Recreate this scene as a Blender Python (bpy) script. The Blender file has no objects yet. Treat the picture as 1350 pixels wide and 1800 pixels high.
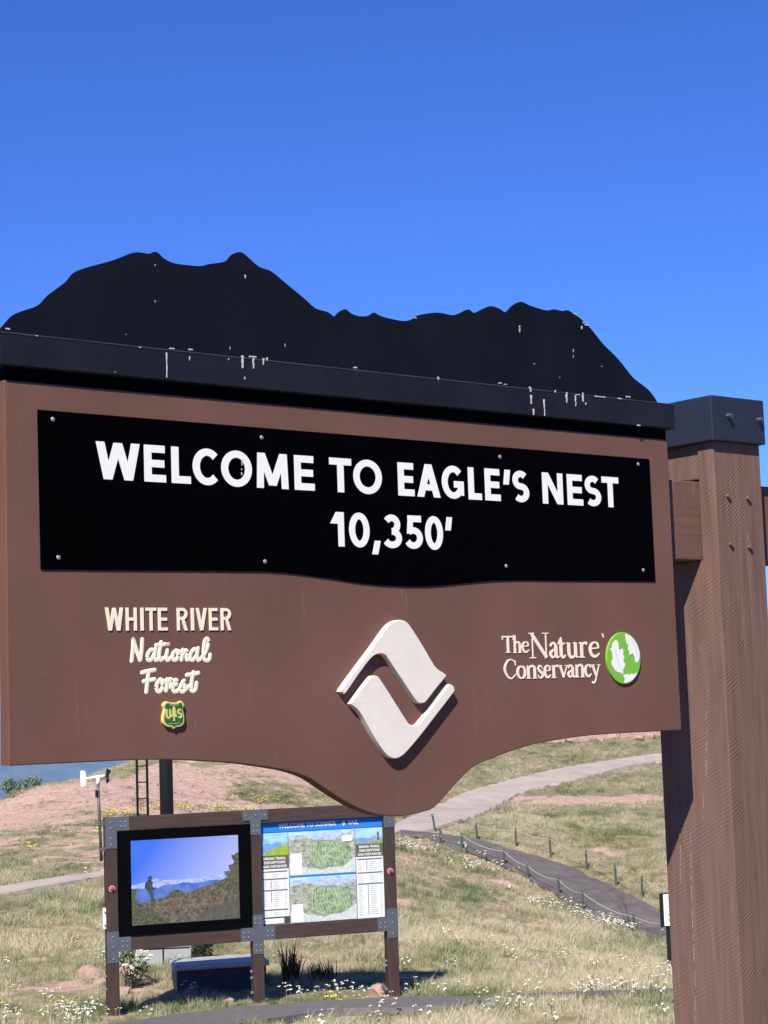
import bpy, bmesh, math, random, json
import numpy as np
from mathutils import Vector, Matrix, geometry
random.seed(7); RNG = np.random.default_rng(11)
S = bpy.context.scene
COL = S.collection

# ------------------------------------------------------------------ camera
PITCH, ROLL = 0.1028, -0.0336
cam = bpy.data.cameras.new('camera'); camo = bpy.data.objects.new('camera', cam); COL.objects.link(camo)
f_ = Vector((0, math.cos(PITCH), math.sin(PITCH))); u_ = Vector((0, -math.sin(PITCH), math.cos(PITCH))); r_ = Vector((1, 0, 0))
c_, s_ = math.cos(ROLL), math.sin(ROLL)
rr = r_*c_ + u_*s_; uu = u_*c_ - r_*s_
M = Matrix(((rr.x, uu.x, -f_.x, 0), (rr.y, uu.y, -f_.y, 0), (rr.z, uu.z, -f_.z, 1.6), (0, 0, 0, 1)))
camo.matrix_world = M
cam.sensor_fit = 'VERTICAL'; cam.sensor_height = 24.0; cam.sensor_width = 18.0; cam.lens = 3195.4/1800*24.0
cam.clip_start = 0.1; cam.clip_end = 30000
S.camera = camo

# ------------------------------------------------------------------ sky and sun
SUN_AZ, SUN_EL = math.radians(196.0), math.radians(45.0)      # clockwise from +Y; sun is behind the viewer, a little to the left
w = bpy.data.worlds.new('World'); S.world = w; w.use_nodes = True
nt = w.node_tree; nt.nodes.clear()
sky = nt.nodes.new('ShaderNodeTexSky'); sky.sky_type = 'NISHITA'; sky.sun_disc = False
sky.sun_elevation = SUN_EL; sky.sun_rotation = SUN_AZ; sky.altitude = 3150; sky.air_density = 1.0; sky.dust_density = 0.0; sky.ozone_density = 4.0
hsv = nt.nodes.new('ShaderNodeMixRGB'); hsv.blend_type = 'MULTIPLY'; hsv.inputs[0].default_value = 1.0; hsv.inputs[2].default_value = (0.325, 0.515, 1.0, 1)      # thin, dry mountain air: a deeper blue
bg = nt.nodes.new('ShaderNodeBackground'); bg.inputs['Strength'].default_value = 0.117
wo = nt.nodes.new('ShaderNodeOutputWorld')
nt.links.new(sky.outputs[0], hsv.inputs[1]); nt.links.new(hsv.outputs[0], bg.inputs[0]); nt.links.new(bg.outputs[0], wo.inputs[0])
sl = bpy.data.lights.new('sun', 'SUN'); sl.energy = 5.0; sl.angle = math.radians(0.5); sl.color = (1.0, 0.935, 0.84)
so = bpy.data.objects.new('sun', sl); COL.objects.link(so)
sd = Vector((math.sin(SUN_AZ)*math.cos(SUN_EL), math.cos(SUN_AZ)*math.cos(SUN_EL), math.sin(SUN_EL)))
so.rotation_euler = sd.to_track_quat('Z', 'Y').to_euler(); so.location = sd*60
S.view_settings.view_transform = 'Standard'; S.view_settings.look = 'None'; S.view_settings.gamma = 1.0
S.view_settings.use_curve_mapping = False; S.view_settings.exposure = 0.7
S.cycles.max_bounces = 4; S.cycles.diffuse_bounces = 2; S.cycles.glossy_bounces = 2; S.cycles.transparent_max_bounces = 8; S.cycles.volume_bounces = 0

B = json.loads(r'''{"MOUNT":[[-0.0137,1.5115],[0.0034,1.529],[0.0321,1.5614],[0.0666,1.5819],[0.136,1.6117],[0.1774,1.6537],[0.249,1.7103],[0.2793,1.7463],[0.3277,1.7707],[0.438,1.8117],[0.5131,1.8467],[0.5509,1.8571],[0.595,1.8572],[0.6207,1.8683],[0.6397,1.8629],[0.6585,1.8484],[0.7032,1.8349],[0.7682,1.8351],[0.8208,1.8382],[0.8609,1.8511],[0.935,1.8707],[0.9629,1.8985],[0.9905,1.9136],[1.0178,1.9136],[1.0514,1.8923],[1.0921,1.8682],[1.1474,1.8574],[1.2233,1.8135],[1.3001,1.7691],[1.3565,1.7338],[1.4144,1.7257],[1.4505,1.7104],[1.4734,1.7309],[1.5066,1.7465],[1.5328,1.7324],[1.5775,1.7251],[1.623,1.7323],[1.6479,1.7472],[1.6595,1.7468],[1.6896,1.7366],[1.7509,1.7308],[1.8131,1.7299],[1.8609,1.7461],[1.8854,1.7623],[1.9902,1.7848],[2.0711,1.7821],[2.1211,1.7988],[2.1633,1.8173],[2.1959,1.8055],[2.2559,1.8325],[2.2937,1.8456],[2.3409,1.8392],[2.3779,1.8276],[2.4192,1.8607],[2.4673,1.8842],[2.5156,1.8739],[2.568,1.8665],[2.621,1.8617],[2.6662,1.8718],[2.7202,1.8697],[2.7478,1.8767],[2.7835,1.8658],[2.8371,1.842],[2.8903,1.8072],[2.9611,1.7467],[3.0515,1.6874],[3.1238,1.6257],[3.1604,1.5988],[3.2356,1.5639],[3.2727,1.5352],[3.2947,1.5121]],"CAPTOP":[[-0.0265,1.4943],[3.3749,1.4912]],"CAPBOT":[[-0.028,1.3762],[3.3747,1.3822]],"PBOT":[[0.005,0.0006],[0.2488,-0.0013],[0.5002,-0.0032],[0.6906,-0.0121],[0.8379,-0.0252],[0.9382,-0.0361],[1.0823,-0.0592],[1.1778,-0.079],[1.2595,-0.1074],[1.3341,-0.151],[1.4095,-0.1952],[1.4861,-0.2338],[1.5721,-0.264],[1.6438,-0.2768],[1.7333,-0.2788],[1.8163,-0.2703],[1.8841,-0.2523],[2.0003,-0.165],[2.0983,-0.1033],[2.1961,-0.0765],[2.3457,-0.0423],[2.4983,-0.0211],[2.7336,-0.0042],[2.9359,-0.0005],[3.3454,-0.0011]],"PTOP":[[-0.0052,1.3296],[3.3521,1.3296]],"BOARD":[[0.125,1.2365],[3.222,1.2343],[3.2238,0.6742],[2.6795,0.6692],[2.4436,0.6683],[2.248,0.6631],[2.0893,0.6514],[1.904,0.6361],[1.725,0.6339],[1.5516,0.642],[1.3836,0.6598],[1.2202,0.675],[1.0873,0.6815],[0.9061,0.6806],[0.1295,0.673]],"RIV":[[0.1836,1.2059],[1.0763,1.1976],[2.3036,1.1924],[3.1472,1.2064],[0.1978,0.7161],[1.0767,0.7203],[2.3141,0.7266],[3.1473,0.7245]],"LINE1":[["W",0.3534,0.5353],["E",0.5527,0.6451],["L",0.6689,0.7524],["C",0.7613,0.8807],["O",0.8876,1.0274],["M",1.0485,1.1966],["E",1.2258,1.3221],["T",1.3956,1.5048],["O",1.5135,1.6583],["E",1.7412,1.8263],["A",1.8408,1.9647],["G",1.974,2.0934],["L",2.1183,2.1926],["E",2.2113,2.2987],["'",2.3162,2.3579],["S",2.3677,2.4646],["N",2.5433,2.6656],["E",2.6921,2.7872],["S",2.7988,2.8999],["T",2.9065,3.0123]],"LINE2":[["1",1.3919,1.4597],["0",1.4842,1.5866],[",",1.5967,1.6415],["3",1.657,1.7515],["5",1.772,1.8611],["0",1.8745,1.9701],["'",1.9831,2.0223]],"WR":[["W",0.3817,0.4548],["H",0.4662,0.511],["I",0.5272,0.5395],["T",0.5493,0.5929],["E",0.6004,0.6404],["R",0.6807,0.7258],["I",0.7412,0.754],["V",0.7628,0.8107],["E",0.82,0.859],["R",0.8721,0.9172]],"NAT":[[[0.4881,0.349],[0.4938,0.387],[0.4967,0.4272]],[[0.4967,0.4272],[0.5099,0.3868],[0.5238,0.3506]],[[0.5238,0.3506],[0.5305,0.3866],[0.5339,0.427]],[[0.5837,0.3861],[0.5689,0.3884],[0.5552,0.3715],[0.5558,0.3545],[0.5681,0.3522],[0.5834,0.3733]],[[0.5889,0.3925],[0.5832,0.3648],[0.5903,0.3511],[0.6055,0.3603]],[[0.6128,0.4158],[0.6061,0.3859],[0.603,0.3603],[0.6102,0.3516],[0.6254,0.36]],[[0.5916,0.4052],[0.6291,0.4084]],[[0.6385,0.3856],[0.6329,0.3599],[0.6402,0.3504],[0.6581,0.3639]],[[0.6436,0.4078],[0.6441,0.4061]],[[0.6762,0.3852],[0.6624,0.3746],[0.6619,0.3553],[0.6728,0.3508],[0.6848,0.3657],[0.6802,0.383],[0.6937,0.3786]],[[0.7041,0.3871],[0.7011,0.3677],[0.6981,0.3505]],[[0.6999,0.3613],[0.7116,0.3827],[0.7217,0.3826],[0.7214,0.3675],[0.7199,0.3524],[0.7311,0.3522]],[[0.7652,0.3843],[0.7525,0.3888],[0.7378,0.3716],[0.7363,0.3543],[0.7474,0.3499],[0.7647,0.367]],[[0.7706,0.393],[0.7646,0.3627],[0.7719,0.3487],[0.785,0.3581]],[[0.7876,0.358],[0.8064,0.3839],[0.8176,0.4144],[0.8112,0.4275],[0.8006,0.4188],[0.7945,0.3841],[0.7953,0.3558],[0.8053,0.347],[0.8184,0.3511],[0.823,0.3685]]],"FOR":[[[0.5301,0.3069],[0.5548,0.312],[0.5836,0.3158]],[[0.5583,0.3119],[0.5514,0.2718],[0.5467,0.2371]],[[0.5368,0.2755],[0.559,0.2792],[0.5813,0.2818]],[[0.606,0.2813],[0.5907,0.2625],[0.5927,0.2412],[0.605,0.2387],[0.6169,0.2576],[0.6109,0.2769],[0.6257,0.2724]],[[0.6344,0.2807],[0.6357,0.27],[0.6299,0.2403]],[[0.6341,0.2679],[0.6459,0.2805],[0.6534,0.2761],[0.6488,0.2527]],[[0.6529,0.2569],[0.6731,0.2628],[0.676,0.2756],[0.6659,0.2758],[0.6579,0.2567],[0.6624,0.2387],[0.675,0.2371],[0.6878,0.2475]],[[0.6878,0.2475],[0.7062,0.275],[0.7084,0.26],[0.7105,0.2427],[0.7001,0.2344],[0.6901,0.2389]],[[0.7104,0.2406],[0.7286,0.2552]],[[0.7477,0.3045],[0.7402,0.2722],[0.7374,0.2421],[0.7459,0.2354],[0.7563,0.2438],[0.761,0.2653]],[[0.7194,0.295],[0.745,0.2972],[0.7696,0.3019]]],"TNC":[["T",2.2769,2.3421],["h",2.3393,2.3854],["e",2.3874,2.4317],["N",2.4305,2.5461],["a",2.5467,2.6069],["t",2.5964,2.6492],["u",2.6496,2.7213],["r",2.7232,2.7822],["e",2.7854,2.853],["C",2.2783,2.3517],["o",2.3525,2.4071],["n",2.4085,2.4686],["s",2.47,2.5092],["e",2.5108,2.5524],["r",2.5538,2.6015],["v",2.5959,2.6563],["a",2.6487,2.6978],["n",2.6949,2.7518],["c",2.7534,2.7967],["y",2.7916,2.8517]],"TICK":[[2.8675,0.4413],[2.8771,0.4375],[2.8806,0.4214],[2.8746,0.4214]],"GLOBE":[[2.9977,0.4447],[3.0989,0.3296],[2.9823,0.215],[2.8853,0.3322]],"LEAF":[[[2.9209,0.3452],[2.9143,0.3614],[2.9073,0.3696],[2.9192,0.3775],[2.9258,0.3963],[2.9481,0.4097],[2.9609,0.3934],[2.9608,0.3691],[2.9721,0.3663],[2.9825,0.3716],[2.9895,0.3607],[2.9861,0.3445],[2.9932,0.3363],[2.9864,0.3147],[2.9967,0.3065],[2.9925,0.2903],[2.9816,0.277],[2.9826,0.2581],[2.9654,0.2649],[2.939,0.2723],[2.9177,0.2968],[2.9115,0.3184],[2.9209,0.321]],[[3.0081,0.4419],[3.0351,0.4407],[3.0686,0.4171],[3.0873,0.3815],[3.0913,0.3488],[3.0855,0.3216],[3.0713,0.3082],[3.0617,0.3164],[3.0591,0.3355],[3.0484,0.3492],[3.0286,0.344],[3.0281,0.3603],[3.0208,0.3658],[3.0253,0.3875],[3.0127,0.3957]],[[2.9823,0.2527],[3.0074,0.2587],[3.0226,0.2547],[3.0346,0.2599],[3.0499,0.2569],[3.0682,0.262],[3.0444,0.2326],[3.0125,0.2197],[2.9877,0.2191],[2.992,0.2363]]],"VEIN":[[[2.9373,0.3612],[2.947,0.3341],[2.9598,0.2962],[2.9803,0.2581]],[[3.0411,0.4146],[3.0591,0.3927],[3.0725,0.3599],[3.0785,0.3326]]],"LUP":[[1.4062,0.2274],[1.4891,0.3136],[1.5638,0.3881],[1.6335,0.4614],[1.6588,0.4819],[1.6838,0.4934],[1.7086,0.4972],[1.7392,0.49],[1.7631,0.4683],[1.8163,0.4004],[1.8755,0.3174],[1.8999,0.2952],[1.9372,0.2751],[1.9341,0.264],[1.8835,0.2194],[1.8308,0.171],[1.8179,0.1641],[1.7929,0.1638],[1.7689,0.1846],[1.722,0.2431],[1.6522,0.3301],[1.629,0.3566],[1.605,0.363],[1.5746,0.3572],[1.5437,0.3363],[1.4816,0.2739],[1.425,0.213],[1.4116,0.2161]],"LLO":[[1.449,0.1686],[1.4541,0.1787],[1.5034,0.228],[1.5469,0.2693],[1.5622,0.2771],[1.5772,0.2763],[1.5977,0.2622],[1.6696,0.1682],[1.7247,0.0952],[1.7395,0.0814],[1.7547,0.0751],[1.7734,0.0768],[1.7956,0.0871],[1.8678,0.1531],[1.9445,0.2277],[1.9609,0.2347],[1.9747,0.2281],[1.9805,0.2157],[1.9753,0.2012],[1.8917,0.1244],[1.7997,0.04],[1.7352,-0.0145],[1.6971,-0.0413],[1.6661,-0.0508],[1.636,-0.0456],[1.6067,-0.0231],[1.5611,0.035],[1.5106,0.1117],[1.488,0.1404],[1.4651,0.1588]],"SHIELD":[[0.6216,0.202],[0.6365,0.1982],[0.6539,0.1968],[0.6715,0.1972],[0.6857,0.2024],[0.6964,0.1871],[0.6909,0.1702],[0.6954,0.1486],[0.6948,0.123],[0.6818,0.1107],[0.6592,0.1072],[0.65,0.1011],[0.6417,0.1078],[0.6194,0.1129],[0.6058,0.126],[0.6054,0.1472],[0.6119,0.1725],[0.6074,0.1896]],"_":0,"FN":[[1.44,57.95,-3.08],[2.09,57.5,-3.19],[3.3,56.05,-3.59],[3.93,54.85,-3.91],[4.68,53.15,-4.22],[5.14,51.3,-4.46],[6.31,49.65,-4.87]],"FF":[[1.34,60.5,-2.76],[2.63,58.8,-2.95],[3.8,58.0,-3.19],[4.82,57.25,-3.45],[5.8,56.1,-3.78],[6.45,54.35,-4.08],[6.9,52.1,-4.18],[7.6,50.5,-4.52]],"DPU":[[0.17,60.05,-2.75],[0.81,59.9,-2.79],[1.85,59.15,-2.9],[2.66,58.55,-3.0],[3.56,57.6,-3.26],[4.47,57.05,-3.48],[5.22,56.45,-3.68],[5.77,55.5,-3.91],[6.21,54.3,-4.09],[6.57,52.6,-4.18],[6.98,51.2,-4.37],[7.45,50.35,-4.58],[7.93,49.0,-4.81]],"DPL":[[0.16,59.15,-2.82],[0.93,59.15,-2.88],[1.52,57.8,-3.1],[2.45,57.15,-3.28],[3.19,56.15,-3.55],[3.89,54.95,-3.89],[4.52,53.45,-4.17],[5.0,51.4,-4.43],[5.45,50.65,-4.61],[5.94,50.25,-4.76],[6.32,49.55,-4.87],[5.92,44.05,-4.28]],"RU":[[-9.71,38.55,-2.25],[-8.64,40.2,-2.22],[-7.91,41.25,-2.19],[-6.74,42.4,-2.16],[-4.16,45.65,-2.17],[-2.24,54.0,-2.55],[-0.26,60.6,-2.67],[0.5,64.35,-2.58],[1.49,70.3,-2.58],[2.35,73.45,-2.45],[3.36,76.2,-2.27],[4.62,78.8,-2.14],[6.09,82.0,-2.02],[7.92,85.85,-1.9],[10.48,90.05,-1.8],[12.29,93.15,-1.75],[13.89,94.9,-1.69],[15.97,97.1,-1.54]],"RL":[[-9.35,37.1,-2.27],[-8.33,38.75,-2.25],[-7.46,40.15,-2.23],[-6.59,41.45,-2.21],[-4.01,43.9,-2.24],[-2.06,49.4,-2.47],[-0.12,59.2,-2.78],[0.59,59.8,-2.79],[1.18,60.5,-2.76],[1.97,62.55,-2.69],[2.88,66.2,-2.74],[3.76,70.55,-2.75],[4.66,74.0,-2.6],[5.35,76.1,-2.47],[6.41,77.9,-2.36],[7.88,80.4,-2.25],[9.8,84.4,-2.09],[11.52,88.25,-1.99],[13.28,90.85,-1.98],[15.3,93.2,-1.91]],"NU":[[-3.44,21.4,-2.08],[-2.89,22.7,-2.21],[-2.3,23.3,-2.26],[-1.69,23.6,-2.27],[-0.73,23.8,-2.27],[0.08,23.9,-2.27],[1.06,23.2,-2.2],[1.76,23.35,-2.2],[3.41,23.35,-2.2],[4.43,24.25,-2.32]],"NL":[[-2.89,18.0,-1.67],[-2.39,19.3,-1.84],[-1.92,20.55,-2.0],[-1.36,21.75,-2.12],[-0.69,22.5,-2.18],[0.07,22.15,-2.13],[0.64,22.05,-2.1],[1.0,22.45,-2.13],[1.71,22.75,-2.15],[3.28,22.45,-2.11],[4.15,22.75,-2.15]],"CTL":[[-3.629,23.5,-2.276],[-0.081,24.7,-2.331],[-2.763,22.3,-2.181],[0.882,22.9,-2.165],[3.325,23.3,-2.192],[-2.545,27.5,-2.225],[-0.44,27.8,-2.295],[-0.002,31.5,-2.45],[2.361,31.0,-2.837],[6.322,50.0,-4.947],[3.071,40.0,-3.524],[1.434,58.0,-3.091],[3.827,53.5,-4.111],[6.456,54.5,-4.088],[7.323,51.5,-4.096],[3.02,59.0,-2.864],[6.256,66.0,-2.885],[10.115,70.0,-2.844],[0.111,60.0,-2.75],[4.899,76.0,-2.441],[13.557,93.0,-1.884],[15.524,106.0,-0.904],[4.585,92.0,-1.269],[6.565,100.0,-0.8],[17.185,117.0,-0.154],[11.141,108.0,-0.461],[2.516,90.0,-1.556],[0.178,72.0,-2.3],[-1.257,42.0,-2.615],[2.258,48.0,-3.339],[0.302,43.0,-2.768],[-8.593,40.0,-2.23],[-6.622,42.0,-2.182],[-10.726,50.0,-1.894],[-10.272,56.0,-1.687],[-14.14,66.0,-1.398],[-12.272,67.0,-1.163],[-9.769,70.0,-0.593],[-7.911,73.0,-0.223],[-6.195,77.0,-0.466],[-5.349,66.0,-1.691],[-4.321,82.0,-1.181],[-4.214,56.0,-2.06],[-6.244,29.0,-2.359],[-4.255,23.0,-2.184],[-6.265,34.0,-2.256],[0.0,0.0,0.0],[-2.0,7.0,-0.02],[1.9,8.6,0.0],[4.0,7.0,0.0],[0.0,14.0,-1.15],[6.0,15.0,-1.1],[-6.0,15.0,-1.15],[-6.0,5.0,-0.1],[0.0,-8.0,0.2],[14.0,20.0,-1.9],[-14.0,22.0,-2.2],[18.0,50.0,-4.6],[26.0,90.0,-1.5],[20.0,70.0,-2.8],[-16.0,66.0,-3.6],[-22.0,45.0,-3.2],[-12.0,86.0,-3.6],[2.0,96.0,-1.2],[-6.0,100.0,-6.0],[-20.0,100.0,-9.0],[24.0,128.0,0.0],[6.0,125.0,-2.5],[14.0,150.0,-3.0],[45.0,60.0,-3.5],[40.0,20.0,-2.0],[-40.0,20.0,-3.5]]}''')

# ------------------------------------------------------------------ materials
def mat(name, col, rough=0.7, var=0.0, vscale=8.0, bump=0.0, bscale=60.0, spec=0.4, metal=0.0, stretch=(1, 1, 1), col2=None):
    m = bpy.data.materials.new(name); m.use_nodes = True; t = m.node_tree; N = t.nodes; b = N['Principled BSDF']
    b.inputs['Base Color'].default_value = (*col, 1); b.inputs['Roughness'].default_value = rough
    b.inputs['Specular IOR Level'].default_value = spec; b.inputs['Metallic'].default_value = metal
    tc = N.new('ShaderNodeTexCoord'); mp = N.new('ShaderNodeMapping'); mp.inputs['Scale'].default_value = stretch
    t.links.new(tc.outputs['Object'], mp.inputs[0])
    if var or col2:
        n = N.new('ShaderNodeTexNoise'); n.inputs['Scale'].default_value = vscale; n.inputs['Detail'].default_value = 7; n.inputs['Roughness'].default_value = 0.65
        t.links.new(mp.outputs[0], n.inputs['Vector'])
        r = N.new('ShaderNodeValToRGB'); r.color_ramp.elements[0].position = 0.3; r.color_ramp.elements[1].position = 0.72
        c2 = col2 or [min(1, c*(1+var)) for c in col]; c1 = col if col2 else [c*(1-var) for c in col]
        r.color_ramp.elements[0].color = (*c1, 1); r.color_ramp.elements[1].color = (*c2, 1)
        t.links.new(n.outputs[0], r.inputs[0]); t.links.new(r.outputs[0], b.inputs['Base Color'])
    if bump:
        n2 = N.new('ShaderNodeTexNoise'); n2.inputs['Scale'].default_value = bscale; n2.inputs['Detail'].default_value = 5
        t.links.new(mp.outputs[0], n2.inputs['Vector'])
        bp = N.new('ShaderNodeBump'); bp.inputs['Strength'].default_value = bump; bp.inputs['Distance'].default_value = 0.01
        t.links.new(n2.outputs[0], bp.inputs['Height']); t.links.new(bp.outputs[0], b.inputs['Normal'])
    return m

def emis(name, c1, c2=None, scale=20, strength=1.0, grad=None, stretch=(1, 1, 1)):
    m = bpy.data.materials.new(name); m.use_nodes = True; t = m.node_tree; N = t.nodes
    N.remove(N['Principled BSDF']); e = N.new('ShaderNodeEmission'); e.inputs[1].default_value = strength; e.inputs[0].default_value = (*c1, 1)
    t.links.new(e.outputs[0], N['Material Output'].inputs[0])
    tc = N.new('ShaderNodeTexCoord')
    if c2:
        mp = N.new('ShaderNodeMapping'); mp.inputs['Scale'].default_value = stretch; t.links.new(tc.outputs['Object'], mp.inputs[0])
        if grad is None:
            src = N.new('ShaderNodeTexNoise'); src.inputs['Scale'].default_value = scale; src.inputs['Detail'].default_value = 6; t.links.new(mp.outputs[0], src.inputs['Vector']); o = src.outputs[0]; lo, hi = 0.35, 0.65
        else:
            d = N.new('ShaderNodeVectorMath'); d.operation = 'DOT_PRODUCT'; d.inputs[1].default_value = grad[:3]; t.links.new(tc.outputs['Object'], d.inputs[0])
            a = N.new('ShaderNodeMath'); a.operation = 'ADD'; a.inputs[1].default_value = grad[3]; t.links.new(d.outputs['Value'], a.inputs[0]); o = a.outputs[0]; lo, hi = 0, 1
        r = N.new('ShaderNodeValToRGB'); r.color_ramp.elements[0].color = (*c1, 1); r.color_ramp.elements[1].color = (*c2, 1)
        r.color_ramp.elements[0].position = lo; r.color_ramp.elements[1].position = hi
        t.links.new(o, r.inputs[0]); t.links.new(r.outputs[0], e.inputs[0])
    return m

def mat_panel():
    m = mat('painted_board', (0.148, 0.072, 0.055), 0.8, bump=0.10, bscale=220, spec=0.12, stretch=(.35, 1, 1))
    t = m.node_tree; N = t.nodes; b = N['Principled BSDF']; tc = N.new('ShaderNodeTexCoord')
    n = N.new('ShaderNodeTexNoise'); n.inputs['Scale'].default_value = 1.6; n.inputs['Detail'].default_value = 8; t.links.new(tc.outputs['Object'], n.inputs['Vector'])
    r = N.new('ShaderNodeValToRGB'); r.color_ramp.elements[0].color = (0.117, 0.059, 0.043, 1); r.color_ramp.elements[1].color = (0.152, 0.077, 0.057, 1)
    r.color_ramp.elements[0].position = .3; r.color_ramp.elements[1].position = .7; t.links.new(n.outputs[0], r.inputs[0])
    # faint pale wash marks running down the paint
    mp = N.new('ShaderNodeMapping'); mp.inputs['Scale'].default_value = (22, 22, 2.2); t.links.new(tc.outputs['Object'], mp.inputs[0])
    n2 = N.new('ShaderNodeTexNoise'); n2.inputs['Scale'].default_value = 1.0; n2.inputs['Detail'].default_value = 9; n2.inputs['Roughness'].default_value = 0.7; t.links.new(mp.outputs[0], n2.inputs['Vector'])
    r2 = N.new('ShaderNodeValToRGB'); r2.color_ramp.elements[0].position = .60; r2.color_ramp.elements[1].position = .98
    r2.color_ramp.elements[0].color = (0, 0, 0, 1); r2.color_ramp.elements[1].color = (1, 1, 1, 1); t.links.new(n2.outputs[0], r2.inputs[0])
    mx = N.new('ShaderNodeMixRGB'); mx.inputs[2].default_value = (0.3, 0.2, 0.17, 1); t.links.new(r2.outputs[0], mx.inputs[0]); t.links.new(r.outputs[0], mx.inputs[1])
    t.links.new(mx.outputs[0], b.inputs['Base Color'])
    return m

def mat_timber(name, c1, c2, saw=True, center=(0.9, 0, -0.9), strength=0.5, freq=26, grain=(30, 30, 2.0)):
    m = bpy.data.materials.new(name); m.use_nodes = True; t = m.node_tree; N = t.nodes; b = N['Principled BSDF']
    b.inputs['Roughness'].default_value = 0.85; b.inputs['Specular IOR Level'].default_value = 0.08
    tc = N.new('ShaderNodeTexCoord'); mp = N.new('ShaderNodeMapping'); mp.inputs['Scale'].default_value = grain; t.links.new(tc.outputs['Object'], mp.inputs[0])
    n = N.new('ShaderNodeTexNoise'); n.inputs['Scale'].default_value = 1.0; n.inputs['Detail'].default_value = 9; n.inputs['Roughness'].default_value = .6; t.links.new(mp.outputs[0], n.inputs['Vector'])
    r = N.new('ShaderNodeValToRGB'); r.color_ramp.elements[0].color = (*c1, 1); r.color_ramp.elements[1].color = (*c2, 1)
    r.color_ramp.elements[0].position = .3; r.color_ramp.elements[1].position = .68; t.links.new(n.outputs[0], r.inputs[0])
    # thin drying checks, pale where the paint has cracked
    mp3 = N.new('ShaderNodeMapping'); mp3.inputs['Scale'].default_value = (26, 26, 0.9); t.links.new(tc.outputs['Object'], mp3.inputs[0])
    n3 = N.new('ShaderNodeTexNoise'); n3.inputs['Scale'].default_value = 0.5; n3.inputs['Detail'].default_value = 4; t.links.new(mp3.outputs[0], n3.inputs['Vector'])
    r3 = N.new('ShaderNodeValToRGB'); e = r3.color_ramp.elements; e[0].position = .496; e[0].color = (0, 0, 0, 1); e[1].position = .500; e[1].color = (1, 1, 1, 1)
    k = r3.color_ramp.elements.new(.504); k.color = (0, 0, 0, 1); t.links.new(n3.outputs[0], r3.inputs[0])
    nb = N.new('ShaderNodeTexNoise'); nb.inputs['Scale'].default_value = 3.0; nb.inputs['Detail'].default_value = 6; t.links.new(tc.outputs['Object'], nb.inputs['Vector'])
    rb = N.new('ShaderNodeValToRGB'); rb.color_ramp.elements[0].position = .52; rb.color_ramp.elements[1].position = .6; t.links.new(nb.outputs[0], rb.inputs[0])
    mm = N.new('ShaderNodeMath'); mm.operation = 'MULTIPLY'; t.links.new(r3.outputs[0], mm.inputs[0]); t.links.new(rb.outputs[0], mm.inputs[1])
    mx = N.new('ShaderNodeMixRGB'); mx.inputs[2].default_value = (c1[0]*2.1, c1[1]*2.2, c1[2]*2.2, 1); t.links.new(mm.outputs[0], mx.inputs[0]); t.links.new(r.outputs[0], mx.inputs[1])
    t.links.new(mx.outputs[0], b.inputs['Base Color'])
    h = N.new('ShaderNodeMath'); h.operation = 'MULTIPLY_ADD'; h.inputs[1].default_value = 0.5; t.links.new(n.outputs[0], h.inputs[0])
    if saw:
        # band-saw marks: shallow arcs repeated up the timber
        sx = N.new('ShaderNodeSeparateXYZ'); t.links.new(tc.outputs['Object'], sx.inputs[0])
        def mth(op, a, b):
            q = N.new('ShaderNodeMath'); q.operation = op
            for i_, v_ in enumerate((a, b)):
                if isinstance(v_, (int, float)): q.inputs[i_].default_value = v_
                else: t.links.new(v_, q.inputs[i_])
            return q.outputs[0]
        xr = mth('MULTIPLY', mth('SUBTRACT', sx.outputs[0], 3.62), 1.0); g_ = mth('ADD', mth('MULTIPLY', xr, .40), mth('MULTIPLY', mth('MULTIPLY', xr, xr), 1.4))
        nw = N.new('ShaderNodeTexNoise'); nw.inputs['Scale'].default_value = 5; nw.inputs['Detail'].default_value = 3; t.links.new(tc.outputs['Object'], nw.inputs['Vector'])
        vv_ = mth('ADD', mth('ADD', mth('SUBTRACT', sx.outputs[2], g_), mth('MULTIPLY', sx.outputs[1], .5)), mth('MULTIPLY', nw.outputs[0], .04))
        cv = N.new('ShaderNodeCombineXYZ'); t.links.new(vv_, cv.inputs[2])
        wv = N.new('ShaderNodeTexWave'); wv.wave_type = 'BANDS'; wv.bands_direction = 'Z'; wv.inputs['Scale'].default_value = 16; wv.inputs['Distortion'].default_value = 0.0
        t.links.new(cv.outputs[0], wv.inputs['Vector'])
        n5_ = N.new('ShaderNodeTexNoise'); n5_.inputs['Scale'].default_value = 9; n5_.inputs['Detail'].default_value = 4; t.links.new(tc.outputs['Object'], n5_.inputs['Vector']); n5 = N.new('ShaderNodeValToRGB'); n5.color_ramp.elements[0].position = .38; n5.color_ramp.elements[1].position = .68; t.links.new(n5_.outputs[0], n5.inputs[0])
        ml = N.new('ShaderNodeMath'); ml.operation = 'MULTIPLY'; t.links.new(wv.outputs['Fac'], ml.inputs[0]); t.links.new(n5.outputs[0], ml.inputs[1])
        t.links.new(ml.outputs[0], h.inputs[2])
    bp = N.new('ShaderNodeBump'); bp.inputs['Strength'].default_value = strength; bp.inputs['Distance'].default_value = 0.006
    t.links.new(h.outputs[0], bp.inputs['Height']); t.links.new(bp.outputs[0], b.inputs['Normal'])
    return m

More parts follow.
